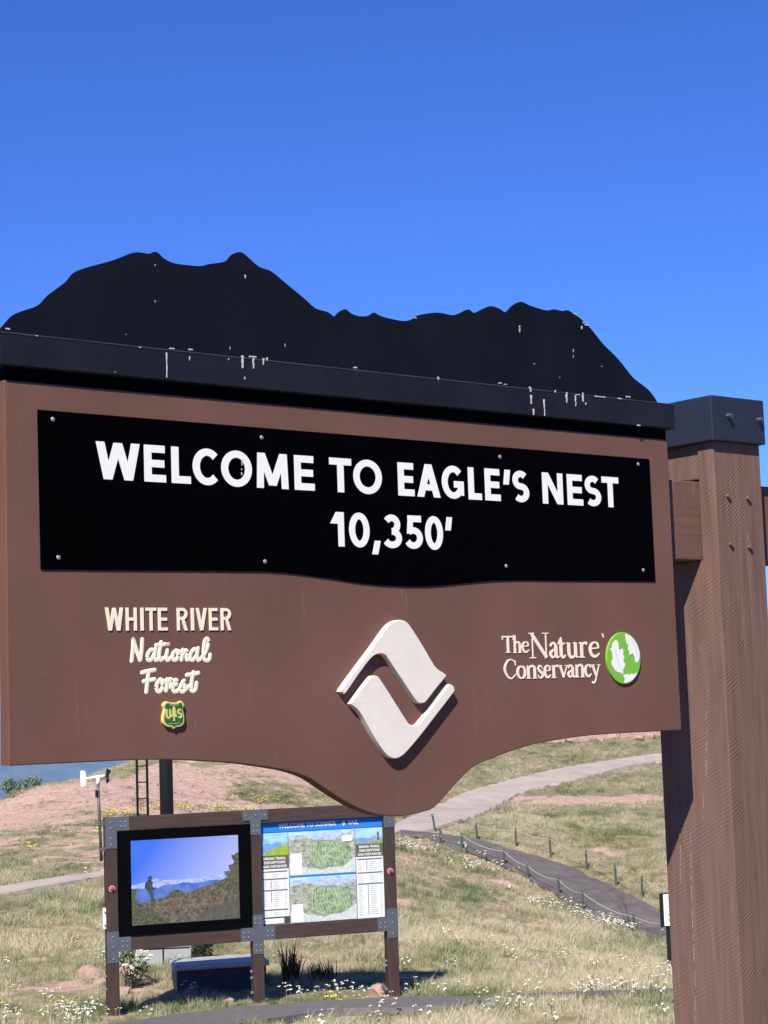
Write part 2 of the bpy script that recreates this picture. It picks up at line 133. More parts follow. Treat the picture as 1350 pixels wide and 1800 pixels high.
MT = dict(
    panel=mat_panel(),
    post=mat_timber('rough_sawn_post', (0.117, 0.069, 0.054), (0.174, 0.107, 0.086), True, strength=0.27),
    beam=mat_timber('stained_beam', (0.115, 0.062, 0.047), (0.15, 0.082, 0.064), False, strength=0.4, grain=(2, 30, 40)),
    roof=mat('dark_roof_metal', (0.0042, 0.0052, 0.0082), 0.55, var=0.55, vscale=2.2, bump=0.04, bscale=30, spec=0.14, stretch=(1, 1, .3)),
    fascia=mat('charcoal_fascia_metal', (0.0085, 0.0098, 0.0135), 0.55, var=0.4, vscale=2.6, bump=0.03, bscale=25, spec=0.2, stretch=(1, 1, .25)),
    lip=mat('dusty_lit_lip_metal', (0.03, 0.034, 0.042), 0.6, var=0.5, vscale=7, spec=0.3),  # dust plus the lit top-edge line, painted in as paler grey
    capm=mat('post_cap_metal', (0.0145, 0.018, 0.026), 0.5, var=0.25, vscale=5, bump=0.03, bscale=30, spec=0.35, stretch=(1, 1, .3)),
    black=mat('gloss_black_board', (0.0005, 0.0005, 0.0006), 0.6, spec=0.015),
    letter=mat('white_vinyl', (0.76, 0.745, 0.68), 0.6),
    cream=mat('cream_letter_paint', (0.76, 0.69, 0.50), 0.6),
    cream2=mat('pale_letter_paint', (0.76, 0.66, 0.50), 0.6),
    logo=mat('off_white_logo', (0.68, 0.635, 0.53), 0.5, var=0.05, vscale=12, bump=0.02, bscale=90),
    rivet=mat('rivet_steel', (0.35, 0.35, 0.36), 0.4, metal=0.6),
    bolt=mat('bolt_steel', (0.10, 0.10, 0.11), 0.5, metal=0.5),
    boltb=mat('painted_bolt', (0.12, 0.075, 0.06), 0.6),
    drop=mat('dried_droppings', (0.46, 0.44, 0.39), 0.9, var=0.45, vscale=160),
    yellow=mat('badge_yellow', (0.60, 0.53, 0.16), 0.5),
    bgreen=mat('badge_green', (0.025, 0.11, 0.03), 0.5),
    lime=mat('lime_green', (0.17, 0.42, 0.035), 0.45),
    white=mat('white_paint', (0.74, 0.73, 0.68), 0.5),
    vein=mat('leaf_vein_grey', (0.40, 0.42, 0.43), 0.6),
    ktimber=mat_timber('kiosk_timber', (0.040, 0.027, 0.023), (0.062, 0.043, 0.037), False, strength=0.5, grain=(30, 30, 2)),
    krail=mat_timber('kiosk_rail_timber', (0.040, 0.027, 0.023), (0.066, 0.046, 0.039), False, strength=0.5, grain=(2, 30, 30)),
    plate=mat('steel_plate', (0.085, 0.095, 0.115), 0.55, var=0.2, vscale=9, spec=0.4, metal=0.2),
    kbolt=mat('plate_bolt', (0.22, 0.24, 0.27), 0.45, metal=0.3),
    bezel=mat('black_bezel', (0.0008, 0.0008, 0.0008), 0.6, spec=0.03),
    red=mat('red_knob', (0.35, 0.03, 0.045), 0.4), pink=mat('pink_collar', (0.42, 0.22, 0.22), 0.5),
    pole=mat('black_steel', (0.006, 0.006, 0.008), 0.5), greypole=mat('galvanised_tube', (0.12, 0.11, 0.10), 0.5, metal=0.3),
    bluebox=mat('navy_plastic', (0.008, 0.014, 0.04), 0.5), bluelid=mat('pale_blue_lid', (0.36, 0.35, 0.32), 0.5, var=.15, vscale=4),
    grey=mat('grey_sheet', (0.30, 0.31, 0.32), 0.6, var=.1, vscale=5), rock=mat('pink_sandstone', (0.27, 0.165, 0.125), 0.85, bump=0.5, bscale=14, col2=(0.40, 0.27, 0.22), vscale=6),
    gpost=mat('green_fence_post', (0.045, 0.07, 0.055), 0.6, var=.3, vscale=20), rope=mat('grey_rope', (0.30, 0.29, 0.25), 0.8, var=.15, vscale=60),
)

# ------------------------------------------------------------------ mesh helpers
def link(name, me, m, parent=None, loc=None, rot=None):
    o = bpy.data.objects.new(name, me); COL.objects.link(o)
    if m is not None: me.materials.append(m)
    if parent: o.parent = parent
    if loc: o.location = loc
    if rot: o.rotation_euler = rot
    return o
def inst(name, me, parent=None, loc=None, rot=None, scale=None):
    o = bpy.data.objects.new(name, me); COL.objects.link(o)
    if parent: o.parent = parent
    if loc: o.location = loc
    if rot: o.rotation_euler = rot
    if scale: o.scale = scale
    return o
def empty(name, loc, rz=0, label=None, cat=None, group=None):
    o = bpy.data.objects.new(name, None); COL.objects.link(o); o.location = loc; o.rotation_euler = (0, 0, rz); o.empty_display_size = .2
    tag(o, label, cat, group); return o
def tag(o, label=None, cat=None, group=None, kind=None):
    if label: o['label'] = label
    if cat: o['category'] = cat
    if group: o['group'] = group
    if kind: o['kind'] = kind
    return o
def bmesh_to(bm, smooth=False):
    bmesh.ops.recalc_face_normals(bm, faces=bm.faces)
    me = bpy.data.meshes.new('m'); bm.to_mesh(me); bm.free()
    if smooth:
        for p in me.polygons: p.use_smooth = True
    return me
def box_bm(bm, x0, x1, y0, y1, z0, z1, bev=0.0):
    r = bmesh.ops.create_cube(bm, size=1.0); vs = r['verts']
    bmesh.ops.scale(bm, vec=(x1-x0, y1-y0, z1-z0), verts=vs); bmesh.ops.translate(bm, vec=((x0+x1)/2, (y0+y1)/2, (z0+z1)/2), verts=vs)
    if bev:
        es = list({e for v in vs for e in v.link_edges}); bmesh.ops.bevel(bm, geom=es, offset=bev, segments=2, affect='EDGES', profile=.5)
def box(name, d, m, parent, bev=0.0):
    bm = bmesh.new(); box_bm(bm, *d, bev=bev); return link(name, bmesh_to(bm), m, parent)
def tube_bm(bm, pts, r, seg=10, r2=None, caps=True):
    pts = [Vector(p) for p in pts]; n = len(pts); rings = []
    for i, p in enumerate(pts):
        t = (pts[min(i+1, n-1)]-pts[max(i-1, 0)]).normalized()
        a = t.cross(Vector((0, 0, 1)));
        if a.length < 1e-3: a = t.cross(Vector((0, 1, 0)))
        a.normalize(); b = t.cross(a); rad = r + ((r2 if r2 is not None else r)-r)*i/max(1, n-1)
        rings.append([bm.verts.new(p+(a*math.cos(k*2*math.pi/seg)+b*math.sin(k*2*math.pi/seg))*rad) for k in range(seg)])
    for i in range(n-1):
        for k in range(seg): bm.faces.new((rings[i][k], rings[i][(k+1) % seg], rings[i+1][(k+1) % seg], rings[i+1][k]))
    if caps: bm.faces.new(rings[0]); bm.faces.new(rings[-1][::-1])
def tube(name, pts, r, m, parent=None, seg=10, r2=None):
    bm = bmesh.new(); tube_bm(bm, pts, r, seg, r2); me = bmesh_to(bm)
    for p in me.polygons: p.use_smooth = len(p.vertices) == 4
    return link(name, me, m, parent)
def area2(o): return sum(o[i][0]*o[(i+1) % len(o)][1]-o[(i+1) % len(o)][0]*o[i][1] for i in range(len(o)))
def prism_bm(bm, outline, yf, yb):
    """closed outline in the x-z plane, front face at yf (towards the viewer), back at yb"""
    o = [tuple(p) for p in outline]
    if area2(o) < 0: o = o[::-1]
    F = [bm.verts.new((x, yf, z)) for x, z in o]; K = [bm.verts.new((x, yb, z)) for x, z in o]; n = len(o)
    for t in geometry.tessellate_polygon([[Vector((x, z, 0)) for x, z in o]]):
        try: bm.faces.new([F[i] for i in t]); bm.faces.new([K[i] for i in reversed(t)])
        except ValueError: pass
    for i in range(n): bm.faces.new((F[i], F[(i+1) % n], K[(i+1) % n], K[i]))
def prism(name, outline, yf, yb, m, parent, bevel=0.0):
    bm = bmesh.new(); prism_bm(bm, outline, yf, yb)
    if bevel:
        bmesh.ops.recalc_face_normals(bm, faces=bm.faces)
        es = [e for e in bm.edges if len(e.link_faces) == 2 and e.calc_face_angle(0) > 1.2 and abs(e.verts[0].co.y-yf) < 1e-6 and abs(e.verts[1].co.y-yf) < 1e-6]
        bmesh.ops.bevel(bm, geom=es, offset=bevel, segments=2, affect='EDGES', profile=.5)
    return link(name, bmesh_to(bm), m, parent)
def crom(P, per=5, closed=False):
    P = [np.array(p, float) for p in P]; n = len(P); out = []
    rng = range(n) if closed else range(n-1)
    for i in rng:
        p0, p1, p2, p3 = (P[(i-1) % n], P[i], P[(i+1) % n], P[(i+2) % n]) if closed else (P[max(i-1, 0)], P[i], P[i+1], P[min(i+2, n-1)])
        for k in range(per):
            t = k/per
            out.append(.5*((2*p1)+(-p0+p2)*t+(2*p0-5*p1+4*p2-p3)*t*t+(-p0+3*p1-3*p2+p3)*t**3))
    if not closed: out.append(P[-1])
    return [tuple(x) for x in out]

# ------------------------------------------------------------------ lettering: every glyph is a few ribbons cut from thin sheet
def g_rect(x0, y0, x1, y1): return ([(x0, y0), (x1, y0)], [(x0, y1), (x1, y1)])
def g_para(xb, yb, xt, yt, wh): return ([(xb, yb), (xt, yt)], [(xb+wh, yb), (xt+wh, yt)])
def g_stroke(pts, sv, sh=None, widths=None, smooth=True, per=6):
    if widths is not None: P = crom([(x, y, q) for (x, y), q in zip(pts, widths)], per) if smooth else [(x, y, q) for (x, y), q in zip(pts, widths)]
    else: P = [(x, y, None) for x, y in (crom(pts, per) if smooth else pts)]
    L, Rr = [], []; n = len(P); cl_ = n > 3 and math.dist(P[0][:2], P[-1][:2]) < 1e-7
    for i in range(n):
        a, b = (P[(i-1) % (n-1)], P[(i+1) % (n-1)]) if cl_ else (P[max(0, i-1)], P[min(n-1, i+1)]); dx, dy = b[0]-a[0], b[1]-a[1]; l = math.hypot(dx, dy) or 1; nx, ny = -dy/l, dx/l
        wd = P[i][2] if widths is not None else math.hypot(nx*sv, ny*(sh if sh is not None else sv))
        L.append((P[i][0]+nx*wd/2, P[i][1]+ny*wd/2)); Rr.append((P[i][0]-nx*wd/2, P[i][1]-ny*wd/2))
    return (L, Rr)
def g_dot(x, y, r, seg=12):
    L = [(x-r*math.cos(math.pi*k/seg), y+r*math.sin(math.pi*k/seg)) for k in range(seg+1)]
    return (L, [(a, 2*y-b) for a, b in L])
def g_arc(cx, cy, rx, ry, a0, a1, sv, sh, n=28):
    pts = [(cx+rx*math.cos(math.radians(a0+(a1-a0)*i/n)), cy+ry*math.sin(math.radians(a0+(a1-a0)*i/n))) for i in range(n+1)]
    return g_stroke(pts, sv, sh, smooth=False)
def glyph(ch, x0, x1, z0, z1, sv, sh):
    w, h = x1-x0, z1-z0; G = []
    R_ = lambda a, b, c, d: G.append(g_rect(x0+a, z0+b, x0+c, z0+d))
    Pa = lambda xb, yb, xt, yt, wh: G.append(g_para(x0+xb, z0+yb, x0+xt, z0+yt, wh))
    A_ = lambda cx, cy, rx, ry, a0, a1, n=28: G.append(g_arc(x0+cx, z0+cy, rx, ry, a0, a1, sv, sh, n))
    if ch == 'I': R_(0, 0, w, h)
    elif ch == 'L': R_(0, 0, sv, h); R_(sv*.9, 0, w, sh)
    elif ch == 'E': R_(0, 0, sv, h); R_(sv*.9, 0, w, sh); R_(sv*.9, h-sh, w*.96, h); R_(sv*.9, h*.5-sh*.5, w*.93, h*.5+sh*.5)
    elif ch == 'T': R_((w-sv)/2, 0, (w+sv)/2, h-sh*.9); R_(0, h-sh, w, h)
    elif ch == 'H': R_(0, 0, sv, h); R_(w-sv, 0, w, h); R_(sv*.9, h*.5-sh*.5, w-sv*.9, h*.5+sh*.5)
    elif ch == 'W':
        k = sv*1.12; q = w*.245; Pa(q-k/2+w*.02, 0, 0, h, k); Pa(q-k/2+w*.02, 0, w/2-k*.5, h*.99, k); Pa(w-q-k/2-w*.02, 0, w/2-k*.5, h*.985, k); Pa(w-q-k/2-w*.02, 0, w-k, h, k)
    elif ch == 'V': k = sv*1.1; Pa(w/2-k/2, 0, 0, h, k); Pa(w/2-k/2, 0, w-k, h, k)
    elif ch == 'M':
        k = sv*1.1; Pa(0, 0, w*.035, h, sv); Pa(w/2-k/2, h*.08, w*.03, h, k); Pa(w/2-k/2, h*.08, w-k-w*.03, h, k); Pa(w-sv, 0, w-sv-w*.035, h, sv)
    elif ch == 'N': R_(0, 0, sv, h); R_(w-sv, 0, w, h); Pa(w-sv*1.15, 0, 0, h, sv*1.15)
    elif ch == 'A': k = sv*1.12; Pa(0, 0, w/2-k/2, h, k); Pa(w-k, 0, w/2-k/2, h, k); R_(w*.2, h*.2, w*.8, h*.2+sh*.95)
    elif ch in 'O0': A_(w/2, h/2, (w-sv)/2, (h-sh)/2+h*.01, 0, 360, 48)
    elif ch == 'C': A_(w*.54, h/2, w*.54-sv/2, (h-sh)/2+h*.01, 43, 317)
    elif ch == 'G': A_(w*.52, h/2, w*.52-sv/2, (h-sh)/2+h*.01, 43, 322); R_(w-sv, h*.1, w, h*.54); R_(w*.55, h*.54-sh, w-sv*.9, h*.54)
    elif ch == 'S':
        rx, ry = (w-sv)/2, (h-sh)/4; cu, cl = h-sh/2-ry, sh/2+ry
        pts = [(w/2+rx*.98*math.cos(math.radians(a))*.96, cu+ry*math.sin(math.radians(a))) for a in range(38, 271, 12)]
        pts += [(w/2+rx*math.cos(math.radians(a)), cl+ry*math.sin(math.radians(a))) for a in range(78, -143, -12)]
        G.append(g_stroke([(x0+a, z0+b) for a, b in pts], sv, sh, per=3))
    elif ch == 'R':
        R_(0, 0, sv, h); ry = h*.265
        R_(sv*.9, h-sh, w*.5, h); R_(sv*.9, h-2*ry-sh*.0, w*.5, h-2*ry+sh); A_(w*.5, h-ry, w*.5-sv/2, ry-sh/2, -90, 90, 16); Pa(w-sv*1.15, 0, w*.38, h-2*ry+sh*.5, sv*1.1)
    elif ch == '1': R_(w-sv, 0, w, h); Pa(0, h*.66, w-sv*1.3, h, sv*1.3)
    elif ch == '3':
        ry = (h-sh)/4; A_(w*.46, h-sh/2-ry, w*.47-sv/2, ry, 150, -90); A_(w*.46, sh/2+ry, w*.54-sv/2, ry, 90, -152)
    elif ch == '5':
        R_(w*.13, h-sh, w*.93, h); Pa(w*.07, h*.45, w*.13, h-sh*.9, sv*.95); A_(w*.44, h*.325, w*.56-sv/2, h*.325-sh/2, 128, -150)
    elif ch == "'": Pa(0, 0, w-sv, h, sv)
    elif ch == ',': Pa(0, 0, w-sv, h, sv)
    return G
def ribbons_mesh(G, yf, yb, step=0.00015):
    bm = bmesh.new()
    for i, (L, Rr) in enumerate(G):
        y = yf-i*step; n = len(L)
        fl = [bm.verts.new((a, y, b)) for a, b in L]; fr = [bm.verts.new((a, y, b)) for a, b in Rr]
        bl = [bm.verts.new((a, yb, b)) for a, b in L]; br = [bm.verts.new((a, yb, b)) for a, b in Rr]
        for k in range(n-1):
            for q in ((fl[k], fl[k+1], fr[k+1], fr[k]), (fl[k], bl[k], bl[k+1], fl[k+1]), (fr[k], fr[k+1], br[k+1], br[k])): bm.faces.new(q)
        if math.dist(L[0], L[-1]) > 1e-6: bm.faces.new((fl[0], fr[0], br[0], bl[0])); bm.faces.new((fl[-1], bl[-1], br[-1], fr[-1]))
    return bmesh_to(bm)
def text_mesh(body, size, extr=0.0, align='LEFT', bold=0.0):
    cu = bpy.data.curves.new('t', 'FONT'); cu.body = body; cu.size = size; cu.extrude = extr; cu.align_x = align; cu.offset = bold; cu.resolution_u = 2
    o = bpy.data.objects.new('t', cu); COL.objects.link(o); dg = bpy.context.evaluated_depsgraph_get()
    me = bpy.data.meshes.new_from_object(o.evaluated_get(dg)); bpy.data.objects.remove(o)
    me.transform(Matrix.Rotation(math.pi/2, 4, 'X')); return me

# ------------------------------------------------------------------ terrain
CTL = np.array(B['CTL'])
def kern(r): return np.where(r > 0, r*r*np.log(np.maximum(r, 1e-9)), 0)
_n = len(CTL); _K = kern(np.linalg.norm(CTL[:, None, :2]-CTL[None, :, :2], axis=-1))+1.5*np.eye(_n); _P = np.c_[np.ones(_n), CTL[:, :2]]
_W = np.linalg.solve(np.block([[_K, _P], [_P.T, np.zeros((3, 3))]]), np.r_[CTL[:, 2], 0, 0, 0])
def wavesum(x, y, lam, seed, n=7):
    r = np.random.default_rng(seed); z = 0
    for i in range(n):
        a = r.uniform(0, 2*math.pi); k = 2*math.pi/(lam*r.uniform(.6, 1.6)); z = z+np.sin(k*(x*math.cos(a)+y*math.sin(a))+r.uniform(0, 6.28))
    return z/math.sqrt(n/2)
def sst(a, b, x): t = np.clip((x-a)/(b-a), 0, 1); return t*t*(3-2*t)
def local_h(x, y):
    out = np.empty(x.shape); xf, yf, of = x.ravel(), y.ravel(), out.ravel()
    for i in range(0, len(xf), 20000):
        r = np.hypot(xf[i:i+20000, None]-CTL[:, 0], yf[i:i+20000, None]-CTL[:, 1])
        of[i:i+20000] = kern(r)@_W[:-3]+_W[-3]+_W[-2]*xf[i:i+20000]+_W[-1]*yf[i:i+20000]
    return out
def ground(x, y, micro=1.0):
    x = np.asarray(x, float); y = np.asarray(y, float); rc = np.hypot(x-5, y-55); r = np.hypot(x, y)
    amp = sst(13, 20, y)
    loc = local_h(x, y)+micro*amp*(.020*wavesum(x, y, 3.0, 1)+.010*wavesum(x, y, 1.1, 2)+.005*wavesum(x, y, .5, 3))
    b = sst(72, 125, rc)
    loc = np.clip(loc, -12, 2)
    vall = -6-np.minimum(np.maximum(rc-90, 0)*.38, 290)
    ridge = sst(2600, 6500, r)*(205+45*wavesum(x, y, 2600, 5)+22*wavesum(x, y, 900, 6)+9*wavesum(x, y, 330, 8))
    return loc*(1-b)+b*(vall+ridge+sst(200, 500, rc)*3*wavesum(x, y, 120, 9))
def gz(x, y): return float(ground(np.array([x]), np.array([y]))[0])
def dirtmask(x, y):
    n = wavesum(x, y, 3.2, 21)*.45+wavesum(x, y, 1.0, 22)*.55+wavesum(x, y, .45, 23)*.3
    left = sst(1.0, -4.5, x)*(.40*sst(42.5, 46, y)+.75*sst(52.5, 57.5, y))
    grn = np.exp(-(((x+4.6)/1.7)**2+((y-67)/3.0)**2))*1.4+np.exp(-(((x+10)/1.2)**2+((y-46.5)/1.0)**2))*.8+np.exp(-(((x+7.2)/1.6)**2+((y-59)/1.2)**2))*.6+sst(-4, -2.5, x)*sst(58, 62, y)*.5+sst(64.5, 66.5, y)*sst(-8.8, -9.6, x)*1.0+sst(69, 70.5, y)*sst(-5, -7, x)*.9
    bank = 1.15*np.exp(-((y-(97.0+(x-6.6)*1.05))/3.6)**2)*sst(4.5, 7, x); pad = 1.35*np.exp(-np.abs((x-8.2)/3.9)**4-((y-74.0)/2.0)**2)
    spot = .45*np.exp(-(((x+4.2)/1.0)**2+((y-26.3)/1.3)**2))+.45*np.exp(-(((x-.5)/2.5)**2+((y-52)/3)**2))+.3*np.exp(-(((x-3)/2.5)**2+((y-47)/2.5)**2))
    v = left-grn+bank+pad+spot+.06+.27*n
    return np.clip(v, 0, 1)
def polar():
    th = np.radians(np.unique(np.r_[np.arange(-180, 180, 4), np.arange(-17, 17.01, .1)].round(4)))
    rad = np.unique(np.r_[np.arange(.5, 15.8, .5), np.arange(16, 33.95, .12), np.arange(34, 74.9, .2), np.arange(75, 129.8, .5), np.geomspace(130, 11000, 110)].round(4))
    return th, rad
th, rad = polar(); nT, nR = len(th), len(rad)
TT, RR = np.meshgrid(th, rad, indexing='ij'); GX, GY = RR*np.sin(TT), RR*np.cos(TT); GZ = ground(GX, GY)
V = np.c_[GX.ravel(), GY.ravel(), GZ.ravel()]; ctr = len(V); V = np.r_[V, [[0, 0, gz(0, 0)]]]
i, j = np.meshgrid(np.arange(nT), np.arange(nR-1), indexing='ij'); i2 = (i+1) % nT
Q = np.stack([i*nR+j, i*nR+j+1, i2*nR+j+1, i2*nR+j], -1).reshape(-1, 4)
me = bpy.data.meshes.new('ground'); tri = [(ctr, k*nR, ((k+1) % nT)*nR) for k in range(nT)]
me.from_pydata(V.tolist(), [], Q.tolist()+tri)
dm = np.r_[dirtmask(V[:-1, 0], V[:-1, 1]), 0]*np.r_[(RR.ravel() < 125), 0]
far = np.r_[sst(90, 200, RR.ravel()), 0]
at_ = me.attributes.new('dirt', 'FLOAT', 'POINT'); at_.data.foreach_set('value', dm.astype(np.float32))
at_ = me.attributes.new('farwood', 'FLOAT', 'POINT'); at_.data.foreach_set('value', far.astype(np.float32))
me.polygons.foreach_set('use_smooth', [True]*len(me.polygons))
def mat_ground():
    m = bpy.data.materials.new('meadow_soil'); m.use_nodes = True; t = m.node_tree; N = t.nodes; b = N['Principled BSDF']; b.inputs['Roughness'].default_value = .95; b.inputs['Specular IOR Level'].default_value = .1
    tc = N.new('ShaderNodeTexCoord')
    def noise(s, d=6): n = N.new('ShaderNodeTexNoise'); n.inputs['Scale'].default_value = s; n.inputs['Detail'].default_value = d; t.links.new(tc.outputs['Object'], n.inputs['Vector']); return n.outputs[0]
    def ramp(src, p0, c0, p1, c1): r = N.new('ShaderNodeValToRGB'); e = r.color_ramp.elements; e[0].position = p0; e[0].color = (*c0, 1); e[1].position = p1; e[1].color = (*c1, 1); t.links.new(src, r.inputs[0]); return r.outputs[0]
    def mix(f, a, c): x = N.new('ShaderNodeMixRGB'); t.links.new(f, x.inputs[0]); t.links.new(a, x.inputs[1]); t.links.new(c, x.inputs[2]); return x.outputs[0]
    g = ramp(noise(2.3), .3, (.15, .135, .07), .7, (.27, .225, .135))
    dcol = ramp(noise(5, 9), .3, (.31, .20, .152), .7, (.47, .333, .265))
    a = N.new('ShaderNodeAttribute'); a.attribute_name = 'dirt'
    ad = N.new('ShaderNodeMath'); ad.operation = 'MULTIPLY_ADD'; ad.inputs[1].default_value = .5; ad.inputs[2].default_value = -.25; t.links.new(noise(9, 8), ad.inputs[0])
    su = N.new('ShaderNodeMath'); su.operation = 'ADD'; t.links.new(a.outputs['Fac'], su.inputs[0]); t.links.new(ad.outputs[0], su.inputs[1])
    f = ramp(su.outputs[0], .28, (0, 0, 0), .5, (1, 1, 1))
    near = mix(f, g, dcol)
    fw = ramp(noise(.012, 8), .42, (.025, .042, .025), .6, (.07, .085, .05))
    a2 = N.new('ShaderNodeAttribute'); a2.attribute_name = 'farwood'
    t.links.new(mix(a2.outputs['Fac'], near, fw), b.inputs['Base Color'])
    bp = N.new('ShaderNodeBump'); bp.inputs['Strength'].default_value = .6; bp.inputs['Distance'].default_value = .06; t.links.new(noise(14, 8), bp.inputs['Height']); t.links.new(bp.outputs[0], b.inputs['Normal'])
    return m
tag(link('ground', me, mat_ground()), kind='structure')

def resample(P, n):
    P = np.array(P, float)[:, :2]; d = np.r_[0, np.cumsum(np.linalg.norm(np.diff(P, axis=0), axis=1))]; t = np.linspace(0, d[-1], n)
    return np.c_[np.interp(t, d, P[:, 0]), np.interp(t, d, P[:, 1])]
PATHS = []
def path(name, U, L, m, lift, n=220, k=9, edge=.05, thick=.05):
    a, b = resample(crom([p[:2] for p in U], 4), n), resample(crom([p[:2] for p in L], 4), n)
    u_n = (a-b)/np.linalg.norm(a-b, axis=1)[:, None]; a = a+u_n*(edge*wavesum(a[:, 0], a[:, 1], 1.1, 31))[:, None]; b = b+u_n*(edge*wavesum(b[:, 0], b[:, 1], 1.1, 33))[:, None]
    PATHS.append((a, b)); W_ = np.r_[0, .02, np.linspace(.06, .94, k-4), .98, 1]
    X = a[:, None, :]*(1-W_[None, :, None])+b[:, None, :]*W_[None, :, None]
    Z = ground(X[..., 0], X[..., 1], 0.0)+lift; Z[:, 0] -= thick+.03; Z[:, -1] -= thick+.03
    Vv = np.c_[X.reshape(-1, 2), Z.ravel()]; I, J = np.meshgrid(np.arange(n-1), np.arange(k-1), indexing='ij')
    me = bpy.data.meshes.new(name); me.from_pydata(Vv.tolist(), [], np.stack([I*k+J, I*k+J+1, (I+1)*k+J+1, (I+1)*k+J], -1).reshape(-1, 4).tolist())
    bm = bmesh.new(); bm.from_mesh(me); bmesh.ops.recalc_face_normals(bm, faces=bm.faces)
    if sum(f.normal.z for f in bm.faces) < 0: bmesh.ops.reverse_faces(bm, faces=bm.faces)
    bm.to_mesh(me); bm.free()
    tag(link(name, me, m), kind='structure')
DPU = B['DPU']; DPL = B['DPL']+[[6.9, 48.4, 0], [7.6, 46.9, 0]]
path('gravel_road', B['RU'], B['RL'], mat('pale_gravel', (.30, .25, .215), .9, col2=(.42, .36, .31), vscale=.9, bump=.3, bscale=22, spec=.1), .07, n=420, edge=.06)
path('asphalt_path', DPU, DPL, mat('worn_asphalt', (.080, .071, .069), .9, col2=(.135, .120, .113), vscale=2.2, bump=.2, bscale=40, spec=.1), .10, edge=.09)
path('kiosk_path', B['NU'], B['NL'], mat('grey_asphalt', (.10, .09, .085), .9, col2=(.16, .145, .135), vscale=9, bump=.3, bscale=60, spec=.1), .075, edge=.05)
path('added_bounce_apron', [[-16, 4.6], [-6, 4.8], [4, 4.7], [16, 4.5]], [[-16, -13], [-6, -13], [4, -13], [16, -13]], mat('added_dark_asphalt', (.035, .034, .036), .9, col2=(.05, .048, .05), vscale=6, bump=.4, bscale=60, spec=.1), .05, n=60, k=40, edge=.0)  # added out of view: dark ground that cuts warm bounce onto the sign

# ------------------------------------------------------------------ the big welcome sign
Z0 = 1.4181
YAW = 0.6716
SG = empty('welcome_sign', (-1.3057, 6.242, 0), YAW, 'large brown welcome sign with black mountain cutout, black title board and timber post', 'sign')
def zz(P): return [(a, b+Z0) for a, b in P]
TH = .06
pb = B['PBOT']; ptop = 1.333
curve = crom([p for p in pb[1:-1]], 5)
outl = [(0, pb[0][1])]+curve+[(3.3534, pb[-1][1]), (3.3534, ptop), (0, ptop)]
panel = prism('panel', zz(outl), 0, TH, MT['panel'], SG, bevel=.004)
bo = B['BOARD']; board = prism('title_board', zz([bo[0], bo[1]]+crom(bo[2:], 3)), -.005, -.0002, MT['black'], SG)
for ch, a, b in B['LINE1']:
    z0, z1 = (1.0025, 1.1387) if ch != "'" else (1.075, 1.1387)
    link('letter', ribbons_mesh(glyph(ch, a, b, z0+Z0, z1+Z0, .0318, .0275), -.0062, -.0051), MT['letter'], board)
for ch, a, b in B['LINE2']:
    z0, z1 = (.787, .9235)
    if ch == "'": z0 = .868
    if ch == ',': z0, z1 = .760, .815
    link('letter', ribbons_mesh(glyph(ch, a, b, z0+Z0, z1+Z0, .0300, .0268), -.0062, -.0051), MT['letter'], board)
bm = bmesh.new(); bmesh.ops.create_uvsphere(bm, u_segments=10, v_segments=6, radius=1); rv = bmesh_to(bm, True); rv.materials.append(MT['rivet'])
for a, b in B['RIV']: inst('rivet', rv, board, (a, -.006, b+Z0), None, (.0085, .004, .0085))
for ch, a, b in B['WR']: link('letter', ribbons_mesh(glyph(ch, a, b, .459+Z0, .542+Z0, .0115, .0112), -.004, -.0002), MT['cream'], panel)
def script_word(strokes, wd, m, name):
    bm = bmesh.new()
    for s in strokes:
        s = [(a, b+Z0) for a, b in s]
        if len(s) == 2 and math.dist(s[0], s[1]) < .004: pts = [s[0]]; r_ = wd*.58
        else: pts = crom(s, 7); r_ = wd/2; tube_bm(bm, [(a, 0, b) for a, b in pts], r_, 14, None, False)
        for p in (pts[0], pts[-1]):
            q = bmesh.ops.create_icosphere(bm, subdivisions=2, radius=r_); bmesh.ops.translate(bm, vec=(p[0], 0, p[1]), verts=q['verts'])
    bmesh.ops.scale(bm, vec=(1, .3, 1), verts=bm.verts)
    link(name, bmesh_to(bm, True), m, panel)
script_word(B['NAT'], .0172, MT['cream'], 'lettering'); script_word(B['FOR'], .0176, MT['cream'], 'lettering')
